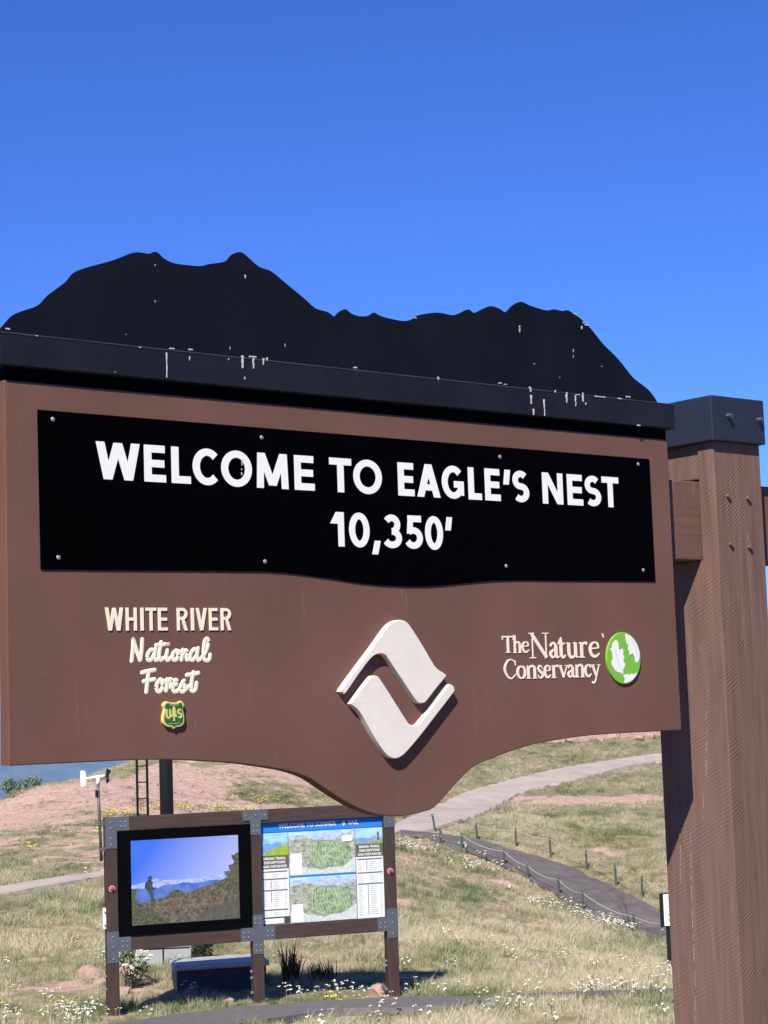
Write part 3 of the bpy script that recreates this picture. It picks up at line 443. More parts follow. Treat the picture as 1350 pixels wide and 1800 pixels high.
# roman lettering
SER = {
 'T': [([(.02, .93), (.98, .93)], [.10, .10]), ([(.5, .95), (.5, .02)], [.19, .19]), ([(.28, .025), (.72, .025)], [.05, .05]), ([(.035, .95), (.035, .74)], [.06, .05]), ([(.965, .95), (.965, .74)], [.06, .05])],
 'N': [([(.17, .03), (.17, .97)], [.055, .055]), ([(.13, .96), (.86, .02)], [.17, .17]), ([(.85, .03), (.85, .97)], [.055, .055]), ([(.02, .02), (.33, .02)], [.045, .045]), ([(.0, .975), (.26, .975)], [.045, .045]), ([(.68, .975), (1, .975)], [.045, .045])],
 'h': [([(.2, .02), (.2, 1.58)], [.19, .19]), ([(.2, .72), (.42, .93), (.66, .95), (.8, .75), (.8, .02)], [.07, .12, .15, .19, .19]), ([(.02, .02), (.4, .02)], [.06, .06]), ([(.62, .02), (1, .02)], [.06, .06]), ([(.04, 1.54), (.2, 1.58)], [.06, .08])],
 'n': [([(.2, .02), (.2, .96)], [.19, .19]), ([(.2, .72), (.42, .93), (.66, .95), (.8, .75), (.8, .02)], [.07, .12, .15, .19, .19]), ([(.02, .02), (.4, .02)], [.06, .06]), ([(.62, .02), (1, .02)], [.06, .06]), ([(.04, .93), (.2, .96)], [.06, .08])],
 'u': [([(.2, .96), (.2, .3), (.3, .07), (.5, .04), (.75, .2)], [.19, .19, .17, .13, .07]), ([(.76, .96), (.76, .04)], [.19, .19]), ([(.76, .04), (1, .06)], [.08, .05]), ([(.02, .94), (.2, .95)], [.07, .07]), ([(.58, .94), (.76, .95)], [.07, .07])],
 'r': [([(.3, .02), (.3, .96)], [.19, .19]), ([(.3, .7), (.55, .93), (.88, .9)], [.06, .1, .19]), ([(.02, .02), (.6, .02)], [.06, .06]), ([(.05, .93), (.3, .96)], [.06, .08])],
 'e': [([(.14, .57), (.84, .60)], [.075, .075]), ([(.86, .60), (.78, .87), (.5, .97), (.22, .82), (.11, .5), (.24, .16), (.58, .06), (.95, .26)], [.11, .14, .09, .15, .19, .17, .13, .05])],
 'c': [([(.88, .76), (.72, .93), (.5, .96), (.22, .82), (.11, .5), (.24, .16), (.58, .06), (.95, .26)], [.17, .13, .09, .15, .19, .17, .13, .05])],
 'o': [([(.5, .96), (.22, .84), (.11, .5), (.22, .16), (.5, .04), (.78, .16), (.89, .5), (.78, .84), (.5, .96)], [.09, .16, .19, .16, .09, .16, .19, .16, .09])],
 'a': [([(.1, .74), (.3, .93), (.52, .93), (.66, .7), (.66, .2), (.8, .06), (.98, .12)], [.13, .11, .12, .19, .19, .13, .05]), ([(.66, .58), (.3, .46), (.12, .26), (.26, .06), (.5, .1), (.66, .26)], [.07, .12, .17, .13, .09, .06])],
 't': [([(.42, 1.32), (.4, .9), (.4, .25), (.52, .06), (.7, .06), (.9, .18)], [.05, .19, .19, .16, .12, .05]), ([(.08, .91), (.85, .91)], [.085, .085]), ([(.1, .91), (.42, 1.3)], [.05, .05])],
 's': [([(.82, .73), (.66, .93), (.4, .96), (.2, .78), (.36, .58), (.68, .42), (.84, .22), (.6, .04), (.3, .06), (.12, .28)], [.05, .09, .11, .16, .18, .18, .16, .11, .09, .05])],
 'v': [([(.18, .95), (.52, .02)], [.18, .18]), ([(.85, .95), (.52, .02)], [.06, .06]), ([(.02, .955), (.4, .955)], [.05, .05]), ([(.66, .955), (1, .955)], [.05, .05])],
 'y': [([(.18, .95), (.54, .05)], [.18, .18]), ([(.85, .95), (.6, .2), (.42, -.32), (.24, -.48), (.08, -.42)], [.06, .07, .09, .11, .13]), ([(.02, .955), (.4, .955)], [.05, .05]), ([(.66, .955), (1, .955)], [.05, .05])],
 'C': [([(.93, .66), (.86, .86), (.58, .97), (.3, .86), (.1, .5), (.3, .13), (.62, .03), (.96, .24)], [.035, .07, .07, .12, .15, .12, .08, .03]), ([(.93, .93), (.93, .68)], [.04, .06])],
}
TNC = B['TNC']
for q, (ch, a, b) in enumerate(TNC):
    if q < 3: z0, h = .3602, (.073 if ch == 'T' else .0465)
    elif q < 9: z0, h = .3355, (.109 if ch == 'N' else .0675)
    else: z0, h = .2505, (.084 if ch == 'C' else .0545)
    G = []; k = h if ch not in 'TNC' else h*.72
    for pts, wd in SER[ch]:
        G.append(g_stroke([(a+x*(b-a), Z0+z0+y*h) for x, y in pts], 0, widths=[v*k*1.3 for v in wd], smooth=len(pts) > 2))
    link('letter', ribbons_mesh(G, -.003, -.0002, .00003), MT['cream2'], panel)
prism('tick_mark', zz(B['TICK']), -.0035, -.0002, MT['cream2'], panel)
# oval leaf emblem
gl = B['GLOBE']; gcx, gcz = (gl[1][0]+gl[3][0])/2, (gl[0][1]+gl[2][1])/2; grx, grz = (gl[1][0]-gl[3][0])/2, (gl[0][1]-gl[2][1])/2
ov = [(gcx+grx*math.cos(t), gcz+grz*math.sin(t)) for t in np.linspace(0, 2*math.pi, 49)[:-1]]
em = prism('oval_emblem', zz(ov), -.010, -.0002, MT['lime'], SG, bevel=.002)
for l in B['LEAF']:
    pl = [(max(gcx-grx*.96, min(gcx+grx*.96, a)), b) for a, b in crom(l, 3, True)]
    pl2 = []
    for a, b in pl:
        k = math.hypot((a-gcx)/grx, (b-gcz)/grz)
        if k > .95: a, b = gcx+(a-gcx)*.95/k, gcz+(b-gcz)*.95/k
        pl2.append((a, b))
    prism('oak_leaf', zz(pl2), -.0112, -.0098, MT['white'], em)
for v in B['VEIN']:
    link('leaf_vein', ribbons_mesh([g_stroke(zz(v), .0022)], -.0117, -.0111), MT['vein'], em)
# shield badge
shp = crom(B['SHIELD'], 4, True); scx = sum(p[0] for p in shp)/len(shp); scz = sum(p[1] for p in shp)/len(shp)
sb = prism('shield_badge', zz(shp), -.014, -.0002, MT['yellow'], SG, bevel=.002)
ins = lambda k: [(scx+(a-scx)*k, scz+(b-scz)*k) for a, b in shp]
prism('shield_field', zz(ins(.86)), -.0149, -.0138, MT['bgreen'], sb)
sw = max(p[0] for p in shp)-min(p[0] for p in shp); shh = max(p[1] for p in shp)-min(p[1] for p in shp)
tr = [(0, .30), (.07, .18), (.035, .18), (.10, .05), (.05, .05), (.135, -.1), (.028, -.1), (.028, -.2), (.05, -.24), (-.05, -.24), (-.028, -.2), (-.028, -.1), (-.135, -.1), (-.05, .05), (-.10, .05), (-.035, .18), (-.07, .18)]
prism('shield_tree', zz([(scx+a*sw*1.15, scz+b*shh) for a, b in tr]), -.0157, -.0148, MT['yellow'], sb)
for ch, cx in (('U', -.26), ('S', .26)):
    a, b = scx+(cx-.12)*sw, scx+(cx+.12)*sw; z0, z1 = scz+Z0-.16*shh, scz+Z0+.18*shh
    if ch == 'S': G = glyph('S', a, b, z0, z1, sw*.085, sw*.07)
    else: G = [g_rect(a, z0+.09*shh, a+sw*.085, z1), g_rect(b-sw*.085, z0+.09*shh, b, z1), g_arc((a+b)/2, z0+.1*shh, (b-a)/2-sw*.0425, .1*shh-sw*.03, 180, 360, sw*.085, sw*.07, 12)]
    link('letter', ribbons_mesh(G, -.0156, -.0148, .00005), MT['yellow'], sb)
for tx, dz, s in (('FOREST SERVICE', .30, .0052), ('DEPARTMENT OF AGRICULTURE', -.35, .0034)):
    tm = text_mesh(tx, s, .0003, 'CENTER'); link('small_lettering', tm, MT['yellow'], sb, (scx, -.0153, scz+Z0+dz*shh))
# raised interlocking emblem
for k_ in ('LUP', 'LLO'): prism('raised_emblem', zz(crom(B[k_], 4, True)), -.030, -.0002, MT['logo'], SG, bevel=.003)
# roof cap: fascia box with a folded lip, mountain cutout standing on it
ct, cb = B['CAPTOP'], B['CAPBOT']; ztop, zbot = (ct[0][1]+ct[1][1])/2+Z0, (cb[0][1]+cb[1][1])/2+Z0
print('cap', ct, cb)
xL, xR = -.035, (ct[1][0]+cb[1][0])/2
cap = box('roof_cap', (xL, xR, -.034, TH+.034, zbot, ztop), MT['fascia'], SG, bev=.004)
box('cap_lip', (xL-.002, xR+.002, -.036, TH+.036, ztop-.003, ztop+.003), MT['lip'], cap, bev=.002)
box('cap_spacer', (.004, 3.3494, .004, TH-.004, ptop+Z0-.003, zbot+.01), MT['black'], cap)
mo = B['MOUNT']; mc = crom(mo, 3)
mo_out = [(mo[0][0]-.03, ztop-Z0+.004)]+mc+[(mo[-1][0]+.012, ztop-Z0+.004)]
prism('mountain_cutout', zz(mo_out), 0, .012, MT['roof'], SG)
# bird droppings: short drips and blobs, each with its own shape
def drips(name, spots, parent, yf, seed):
    r = random.Random(seed)
    for x, z, ln, wd in spots:
        n = 7; wd = max(wd, .003)
        if wd > ln*1.6:                                   # a smear along the ledge
            pts = [(x+wd*k/(n-1), z+r.uniform(-.0008, .0008)) for k in range(n)]; ws = [max(.0022, min(.006, ln))*r.uniform(.4, 1.1) for k in range(n)]
        else:
            pts = [(x+r.uniform(-.0012, .0012), z-ln*k/(n-1)) for k in range(n)]; ws = [wd*(.8 if k == 0 else r.uniform(.3, .85)*(1-.5*k/(n-1))) for k in range(n)]
        link(name, ribbons_mesh([g_stroke(pts, 0, widths=ws)], yf, yf+.005, .00005), MT['drop'], parent)
drips('bird_droppings', [(0.64, 2.901, 0.094, 0.0057), (0.737, 2.922, 0.0089, 0.0163), (0.739, 2.896, 0.0156, 0.0058), (0.977, 2.92, 0.048, 0.0134), (1.026, 2.914, 0.039, 0.0111), (1.073, 2.919, 0.0254, 0.0099), (1.09, 2.921, 0.0092, 0.0112), (1.008, 2.92, 0.0069, 0.0319), (0.521, 2.909, 0.0044, 0.0101), (0.653, 2.918, 0.0055, 0.0207), (0.104, 2.911, 0.0042, 0.0083), (-0.009, 2.925, 0.0063, 0.0142), (1.511, 2.922, 0.006, 0.0161), (0.985, 2.838, 0.0091, 0.0049), (0.913, 2.904, 0.0068, 0.0048), (0.421, 2.81, 0.0032, 0.0044), (1.95, 2.92, 0.0124, 0.013), (2.286, 2.923, 0.0064, 0.0152), (2.47, 2.917, 0.0181, 0.0188), (2.471, 2.885, 0.0388, 0.0141), (2.482, 2.825, 0.0259, 0.011), (2.547, 2.872, 0.0715, 0.0079), (2.615, 2.917, 0.0105, 0.0144), (2.684, 2.914, 0.0474, 0.0114), (2.738, 2.907, 0.0502, 0.0082), (2.784, 2.92, 0.0398, 0.0148), (2.8, 2.878, 0.0106, 0.0083), (2.857, 2.911, 0.0053, 0.067), (3.002, 2.912, 0.0054, 0.0273), (3.06, 2.924, 0.0068, 0.0241), (3.123, 2.798, 0.0054, 0.0173), (2.316, 2.92, 0.0038, 0.0153), (2.744, 2.909, 0.004, 0.0197)], cap, -.0376, 3)
drips('bird_droppings', [(1.024, 3.246, 0.014, 0.0099), (0.62, 3.238, 0.0056, 0.0057), (0.617, 3.101, 0.0067, 0.0057), (0.945, 2.957, 0.0115, 0.0049), (1.202, 2.994, 0.0117, 0.0051), (0.491, 2.962, 0.0033, 0.0045), (2.453, 3.194, 0.0105, 0.0094), (2.453, 3.181, 0.0157, 0.0141), (2.786, 3.284, 0.0054, 0.0149), (2.839, 3.249, 0.0135, 0.0267), (2.85, 3.24, 0.0081, 0.0234), (2.831, 3.23, 0.0135, 0.015), (2.772, 3.12, 0.0134, 0.0066), (2.771, 3.093, 0.0107, 0.0049), (2.528, 3.033, 0.0039, 0.0079), (2.678, 2.986, 0.004, 0.0065), (2.944, 3.059, 0.0041, 0.0068), (1.863, 3.168, 0.005, 0.0114)], SG, -.0012, 4)
drips('bird_droppings', [(0.981, 2.526, 0.024, 0.0045), (0.98, 2.49, 0.006, 0.0045), (0.979, 2.474, 0.009, 0.0045)], board, -.0085, 5)

# timber post, notched for the beam
PS0, PS1, PYF, PYR = 3.6234, 3.957, -.037, .388; BZ0, BZ1, BYF, BYR = .785, 1.158, .067, .265
PSM = PS0+.63*(PS1-PS0)
post = box('post', (PS0+.001, PS1-.001, BYF-.0058, PYR, -.4, Z0+BZ0-.001), MT['post'], SG, bev=.004)
box('post_timber', (PS0, PSM-.0006, PYF, BYF-.006, -.4, Z0+1.45), MT['post'], post, bev=.004)
box('post_timber', (PSM+.0006, PS1, PYF+.0008, BYF-.006, -.4, Z0+1.45), MT['post'], post, bev=.003)
box('post_block', (PS0+.012, PS1, BYF-.004, PYR, Z0+BZ1+.012, Z0+1.45), MT['post'], post, bev=.005)
box('post_block', (PS0+.002, PS1, BYR+.004, PYR, Z0+BZ0+.001, Z0+BZ1+.010), MT['post'], post, bev=.004)
# paint lifted along drying cracks on the side face: pale dashes
rc_ = random.Random(8); cm_ = mat('lifted_paint', (.30, .21, .175), .9, var=.3, vscale=90)
for line in [[(.087, .08), (.091, -.019), (.108, -.224)], [(.13, -.306), (.138, -.421)], [(.291, -.475), (.302, -.724)], [(.225, -.49), (.235, -.72), (.24, -.867), (.241, -1.047), (.241, -1.209), (.257, -1.364)]]:
    L_ = np.array(line); zc = L_[0, 1]
    while zc > L_[-1, 1]:
        ln = rc_.uniform(.02, .10); ze = max(zc-ln, L_[-1, 1]); n_ = 6
        pts = [(float(np.interp(-z_, -L_[:, 1], L_[:, 0]))+rc_.uniform(-.0015, .0015), Z0+z_) for z_ in np.linspace(zc, ze, n_)]
        me_ = ribbons_mesh([g_stroke(pts, 0, widths=[rc_.uniform(.0008, .0034) for _ in range(n_)])], -.0006, .002); me_.transform(Matrix(((0, 1, 0, PS0), (1, 0, 0, 0), (0, 0, 1, 0), (0, 0, 0, 1)))); me_.flip_normals()
        link('paint_crack', me_, cm_, post); zc = ze-rc_.uniform(.005, .05)
bm = bmesh.new(); bmesh.ops.create_cone(bm, cap_ends=True, segments=6, radius1=1, radius2=.86, depth=1); bmesh.ops.rotate(bm, cent=(0, 0, 0), matrix=Matrix.Rotation(math.pi/2, 3, 'X'), verts=bm.verts)
bz = bmesh_to(bm); hexm = bz.copy(); hexm.materials.append(MT['bolt']); hexp = bz.copy(); hexp.materials.append(MT['boltb']); hexk = bz.copy(); hexk.materials.append(MT['kbolt'])
for s, z in ((3.708, 1.081), (3.850, 1.076), (3.710, .853), (3.843, .843)):
    inst('bolt', hexp, post, (s, PYF-.006, z+Z0), (0, .3, 0), (.013, .016, .013))
pc = box('post_cap', (PS0-.032, PS1+.012, PYF-.032, PYR+.03, Z0+1.337, Z0+1.552), MT['capm'], SG, bev=.006)
for s, z in ((3.702, 1.458), (3.922, 1.454)): inst('bolt', hexm, pc, (s, PYF-.032-.012, z+Z0), (0, .5, 0), (.013, .028, .013))
box('beam', (.35, 5.2, BYF, BYR, Z0+BZ0, Z0+BZ1), MT['beam'], SG, bev=.005)
# the matching post that carries the other end of the beam stands beyond the left edge of the picture
lp = box('post', (-.619, -.291, BYF-.0058, PYR, -.4, Z0+BZ0-.001), MT['post'], SG, bev=.004)
box('post_timber', (-.62, -.29, PYF, BYF-.006, -.4, Z0+1.45), MT['post'], lp, bev=.006)
box('post_block', (-.62, -.302, BYF-.004, PYR, Z0+BZ1+.012, Z0+1.45), MT['post'], lp, bev=.005)
box('post_cap', (-.65, -.26, PYF-.032, PYR+.03, Z0+1.337, Z0+1.552), MT['capm'], SG, bev=.006)
box('beam_end', (-1.2, .349, BYF, BYR, Z0+BZ0, Z0+BZ1), MT['beam'], SG, bev=.004)

# ------------------------------------------------------------------ information kiosk
KX, KY, KZ, KYAW = -3.698, 23.5, -2.28, .3115
KI = empty('information_kiosk', (KX, KY, KZ), KYAW, 'brown timber kiosk with video screen, trail map board and steel plates', 'kiosk')
KH = 2.495; PXS = ((0, .152), (1.897, 2.042), (3.733, 3.885))
kposts = [box('post', (a, b, 0, .15, -.35, KH), MT['ktimber'], KI, bev=.006) for a, b in PXS]
for a, b in ((.1525, 1.8965), (2.0425, 3.7325)):
    box('rail', (a, b, .004, .146, KH-.17, KH-.001), MT['krail'], KI, bev=.005)
    box('rail', (a, b, .004, .146, .814, .992), MT['krail'], KI, bev=.005)
def plate(rects, bolts):
    bm = bmesh.new()
    pts = rects
    prism_bm(bm, pts, -.009, -.0005); o = link('steel_plate', bmesh_to(bm), MT['plate'], KI)
    for x, z in bolts: inst('bolt', hexk, o, (x, -.012, z), (0, random.random(), 0), (.014, .012, .014))
T_ = KH+.002
plate([(-.002, T_), (.31, T_), (.31, KH-.168), (.15, KH-.168), (.15, KH-.39), (-.002, KH-.39)], [(.07, KH-.06), (.07, KH-.13), (.2, KH-.055), (.26, KH-.055), (.2, KH-.115), (.26, KH-.115), (.075, KH-.26), (.075, KH-.34)])
plate([(1.80, T_), (2.14, T_), (2.14, KH-.13), (2.042, KH-.13), (2.042, KH-.32), (1.897, KH-.32), (1.897, KH-.13), (1.80, KH-.13)], [(1.84, KH-.065), (1.97, KH-.065), (2.10, KH-.065), (1.94, KH-.2), (2.0, KH-.2), (1.94, KH-.27), (2.0, KH-.27)])
plate([(3.733, T_), (3.887, T_), (3.887, KH-.32), (3.733, KH-.32)], [(3.81, KH-.06), (3.81, KH-.15), (3.81, KH-.25)])
plate([(-.002, 1.06), (.152, 1.06), (.152, .99), (.31, .99), (.31, .815), (.152, .815), (.152, .67), (-.002, .67)], [(.075, 1.0), (.075, .87), (.075, .72), (.2, .93), (.26, .93), (.2, .87), (.26, .87)])
plate([(1.897, 1.145), (2.042, 1.145), (2.042, .99), (2.20, .99), (2.20, .815), (2.042, .815), (2.042, .645), (1.897, .645), (1.897, .815), (1.74, .815), (1.74, .99), (1.897, .99)],
      [(x, z) for x in (1.94, 2.0) for z in (1.10, 1.04, .76, .69)]+[(x, z) for x in (1.78, 1.84, 2.1, 2.16) for z in (.93, .87)])
plate([(3.733, 1.11), (3.887, 1.11), (3.887, .72), (3.733, .72), (3.733, .815), (3.60, .815), (3.60, .99), (3.733, .99)], [(3.64, .93), (3.70, .93), (3.64, .87), (3.70, .87), (3.81, 1.05), (3.81, .93), (3.81, .78)])
for x, z in ((.075, 1.60), (3.80, 1.60)):
    k = link('knob_collar', ribbons_mesh([g_dot(x, z, .042, 16)], -.012, -.0003), MT['pink'], KI)
    bm = bmesh.new(); bmesh.ops.create_uvsphere(bm, u_segments=14, v_segments=8, radius=.026); o = link('knob', bmesh_to(bm, True), MT['red'], KI, (x, -.018, z))
for pi, zs in ((0, (.12, .34, .50)), (1, (.03, .15, .34, .42)), (2, (.05, .36, .42))):      # galvanised bolt ends on the side faces
    for z in zs:
        inst('bolt', hexk, kposts[pi], (PXS[pi][0]-.014, .06, z), (0, 0, math.pi/2), (.018, .03, .018))
# screen
SX0, SX1, SZ0, SZ1 = .322, 1.738, 1.117, 2.19; BX0, BX1, BZ_0, BZ_1 = .158, 1.893, 1.004, 2.323
scr = link('screen', None or (lambda: (lambda bm: (box_bm(bm, BX0+.01, BX1-.01, .03, .13, BZ_0+.01, BZ_1-.01), bmesh_to(bm))[1])(bmesh.new()))(), MT['bezel'], KI)
for o4 in ([(BX0, BZ_0), (SX0, SZ0), (SX0, SZ1), (BX0, BZ_1)], [(BX1, BZ_0), (SX1, SZ0), (SX1, SZ1), (BX1, BZ_1)], [(BX0, BZ_1), (SX0, SZ1), (SX1, SZ1), (BX1, BZ_1)], [(BX0, BZ_0), (SX0, SZ0), (SX1, SZ0), (BX1, BZ_0)]):
    prism('bezel', o4, -.022, .0295, MT['bezel'], scr)
# picture shown on the screen, built of flat glowing layers
def sxy(u, v): return (SX0+(SX1-SX0)*u, SZ1-(SZ1-SZ0)*v)
ES = dict(sky=emis('screen_sky', (.045, .125, .58), (.37, .39, .66), grad=(.62, 0, -.52, .72), strength=1.0), cloud=emis('screen_cloud', (.18, .26, .62), (.38, .42, .74), 18, stretch=(1, 1, 2.5)),
          mtn=emis('screen_mountains', (.06, .11, .36), (.10, .17, .46), 9), hill=emis('screen_hillside', (.055, .052, .042), (.17, .135, .105), 30), bush=emis('screen_bushes', (.040, .048, .038), (.125, .12, .08), 40),
          man=emis('screen_hiker', (.035, .042, .055), (.06, .07, .09), 30), water=emis('screen_dark_slope', (.07, .068, .062), (.10, .095, .085), 22))
def layer(name, pts, m, y, smooth=0, seed=0):
    P = [sxy(u, v) for u, v in pts]
    return prism(name, P, y, y+.0009, m, scr)
layer('picture_sky', [(0, 0), (1, 0), (1, 1), (0, 1)], ES['sky'], .024)
rs = random.Random(5)
def jag(pts, n, amp, r=rs):
    out = []
    for k in range(len(pts)-1):
        for q in range(n):
            t = q/n; out.append((pts[k][0]*(1-t)+pts[k+1][0]*t, pts[k][1]*(1-t)+pts[k+1][1]*t+(r.uniform(-amp, amp) if q or k else 0)))
    return out+[pts[-1]]
layer('picture_clouds', jag([(0, .53), (.2, .47), (.38, .49), (.55, .50), (.75, .47), (1, .42)], 6, .012)+[(1, .8), (0, .8)], ES['cloud'], .0229)
layer('picture_mountains', jag([(0, .57), (.25, .57), (.34, .535), (.42, .55), (.48, .53), (.58, .545), (.66, .54), (.73, .525), (.8, .53), (1, .54)], 5, .006)+[(1, .85), (0, .85)], ES['mtn'], .0218)
layer('picture_hillside', jag([(0, .76), (.13, .735), (.22, .715), (.30, .695), (.36, .655), (.44, .635), (.52, .655), (.60, .625), (.68, .59), (.76, .56), (.86, .53), (1, .50)], 5, .008)+[(1, 1), (0, 1)], ES['hill'], .0207)
layer('picture_slope', jag([(.58, 1), (.66, .90), (.76, .83), (.88, .79), (1, .77)], 4, .012)+[(1, 1)], ES['water'], .0196)
layer('picture_bushes', jag([(0, .56), (.05, .58), (.04, .66), (.07, .72), (.03, .78), (.14, .80), (.22, .84), (.30, .95), (.28, 1)], 4, .014)+[(0, 1)], ES['bush'], .0185)
layer('picture_bushes', jag([(.78, .57), (.84, .51), (.90, .50), (.85, .42), (.92, .43), (.90, .35), (.96, .34), (.93, .24), (1, .22)], 4, .016)+[(1, .72), (.9, .7)], ES['bush'], .0184)
layer('picture_bushes', jag([(.33, .67), (.37, .63), (.42, .615), (.46, .63), (.48, .66)], 3, .01)+[(.48, .70), (.33, .70)], ES['bush'], .0186)
hk = [(.160, .435), (.185, .430), (.195, .445), (.190, .465), (.185, .48), (.20, .50), (.197, .55), (.205, .575), (.225, .565), (.228, .58), (.205, .595), (.195, .60), (.205, .66), (.212, .71), (.215, .735), (.175, .735), (.18, .70), (.172, .65), (.155, .61), (.145, .595), (.125, .57), (.13, .51), (.150, .485), (.160, .47), (.155, .45)]
layer('picture_hiker', hk, ES['man'], .0174)

# trail map board: printed sheet with header, photographs, maps and tables
PX0, PX1, PZ0, PZ1 = 2.047, 3.730, .997, 2.322; PW, PH = PX1-PX0, PZ1-PZ0; PYB = .066
def pm(name, c1, c2=None, sc=10, **k): return mat(name, c1, .55, col2=c2, vscale=sc, spec=.2, **k)
MP = dict(base=pm('poster_white', (.60, .63, .62)), head=pm('poster_blue', (.02, .17, .52)), headd=pm('poster_deep_blue', (.012, .085, .30)), olive=pm('poster_olive', (.085, .10, .062)), dark=pm('poster_dark', (.05, .06, .055)),
          line=pm('poster_line', (.11, .12, .12)), row=pm('poster_grey_print', (.36, .38, .38)), wh=pm('poster_paper_white', (.66, .67, .66)), skyb=pm('poster_photo_sky', (.10, .36, .66), (.42, .60, .74), 4, stretch=(1, 1, 3)),
          mtn=pm('poster_photo_mountains', (.10, .20, .42), (.22, .36, .55), 14), grass=pm('poster_photo_grass', (.17, .30, .02), (.33, .42, .03), 12), sand=pm('poster_photo_heath', (.22, .24, .06), (.30, .30, .12), 14),
          mapbg=pm('map_hills', (.07, .09, .07), (.52, .54, .44), 15, stretch=(1, 1, 1.8)), mapgr=pm('map_forest', (.018, .10, .045), (.36, .46, .28), 26), maprun=pm('map_runs', (.24, .34, .14), (.56, .58, .40), 30),
          mappale=pm('map_valley', (.30, .38, .36), (.64, .65, .64), 40), mapsky=pm('map_sky', (.20, .45, .72), (.45, .62, .78), 5), mapm=pm('map_peaks', (.18, .24, .42), (.55, .60, .68), 16, stretch=(1, 1, 1.4)), person=pm('poster_person', (.09, .07, .05)))
pb_ = box('map_board', (PX0, PX1, PYB, .13, PZ0, PZ1), MP['base'], KI)
def pr(u, v): return (PX0+PW*u, PZ1-PH*v)
def sheet(name, pts, m, lay): return prism(name, [pr(u, v) for u, v in pts], PYB-.0012*lay, PYB-.0012*lay+.001, m, pb_)
def srect(name, u0, u1, v0, v1, m, lay=1): return sheet(name, [(u0, v0), (u1, v0), (u1, v1), (u0, v1)], m, lay)
def ptxt(body, u, v, size, m, lay=2, bold=0.0, al='LEFT', xs=1.0):
    tm = text_mesh(body, size, .0003, al, bold); x, z = pr(u, v); tm.transform(Matrix.Diagonal((xs, 1, 1, 1)))
    link('lettering', tm, m, pb_, (x, PYB-.0012*lay, z))
srect('header_band', 0, 1, 0, .098, MP['head']); srect('header_edge', 0, 1, .0985, .107, MP['headd'])
ptxt('WELCOME TO SUMMER', .15, .062, .082, MP['wh'], 2, .002, 'LEFT', .90); ptxt('VAIL', .715, .062, .082, MP['wh'], 2, .002, 'LEFT', .9)
sheet('header_mark', [(.665, .045), (.683, .018), (.698, .045), (.681, .074)], MP['wh'], 2)
rs = random.Random(9)
srect('photo_sky', .004, .222, .112, .325, MP['skyb']); sheet('photo_mountains', jag([(.004, .225), (.05, .20), (.09, .215), (.14, .19), (.18, .21), (.222, .20)], 3, .006)+[(.222, .3), (.004, .3)], MP['mtn'], 2)
sheet('photo_meadow', [(.004, .325), (.06, .295), (.12, .255), (.18, .23), (.222, .225), (.222, .325)], MP['grass'], 3)
srect('heading_block', .0, .222, .328, .458, MP['olive'])
for k, tx in enumerate(('HIKING TRAILS,', 'DESCRIPTIONS', 'AND DISTANCES')): ptxt(tx, .111, .366+.039*k, .044, MP['wh'], 2, .0012, 'CENTER', .98)
srect('photo_sky', .776, .998, .105, .262, MP['skyb']); sheet('photo_mountains', jag([(.776, .215), (.83, .195), (.88, .21), (.93, .19), (.998, .21)], 3, .006)+[(.998, .25), (.776, .25)], MP['mtn'], 2)
sheet('photo_meadow', [(.776, .262), (.776, .25), (.86, .247), (.93, .235), (.998, .225), (.998, .262)], MP['sand'], 3)
sheet('photo_walker', [(.955, .232), (.957, .19), (.952, .17), (.958, .15), (.966, .15), (.97, .172), (.967, .2), (.968, .232)], MP['person'], 4)
srect('heading_block', .776, 1.0, .266, .392, MP['olive'])
for k, tx in enumerate(('BIKING TRAILS,', 'DESCRIPTIONS', 'AND DISTANCES')): ptxt(tx, .888, .303+.038*k, .044, MP['wh'], 2, .0012, 'CENTER', .98)
def tables(u0, u1, heads, v1, cols):
    bars = []; rows = []
    for a, (v, nxt) in enumerate(zip(heads, heads[1:]+[v1])):
        srect('table_heading', u0+.005, u1-.005, v, v+.013, MP['line'], 1)
        vv = v+.03
        while vv < nxt-.015:
            for c0, c1 in cols: rows.append((c0, c0+(c1-c0)*rs.uniform(.55, 1), vv))
            vv += .021
    bm = bmesh.new()
    for c0, c1, v in rows: prism_bm(bm, [pr(c0, v), pr(c1, v), pr(c1, v+.007), pr(c0, v+.007)], PYB-.0012, PYB-.0002)
    link('table_print', bmesh_to(bm), MP['row'], pb_)
tables(.004, .216, [.478, .55, .66, .85], .92, [(.012, .045), (.095, .16), (.185, .205)])
tables(.78, .996, [.41, .545, .655], .975, [(.79, .83), (.885, .95), (.97, .985)])
for u, v0, v1 in ((.075, .57, .645), (.077, .68, .78), (.865, .67, .97), (.86, .43, .53)): srect('table_rule', u, u+.005, v0, v1, MP['line'] if u > .5 else MP['headd'])
srect('footer_block', .0, .225, .925, .998, MP['dark']); srect('footer_label', .004, .175, .94, .99, MP['wh'], 2)
srect('column_rule', .222, .2265, .11, .998, MP['dark']); srect('column_rule', .7705, .7745, .11, .998, MP['dark'])
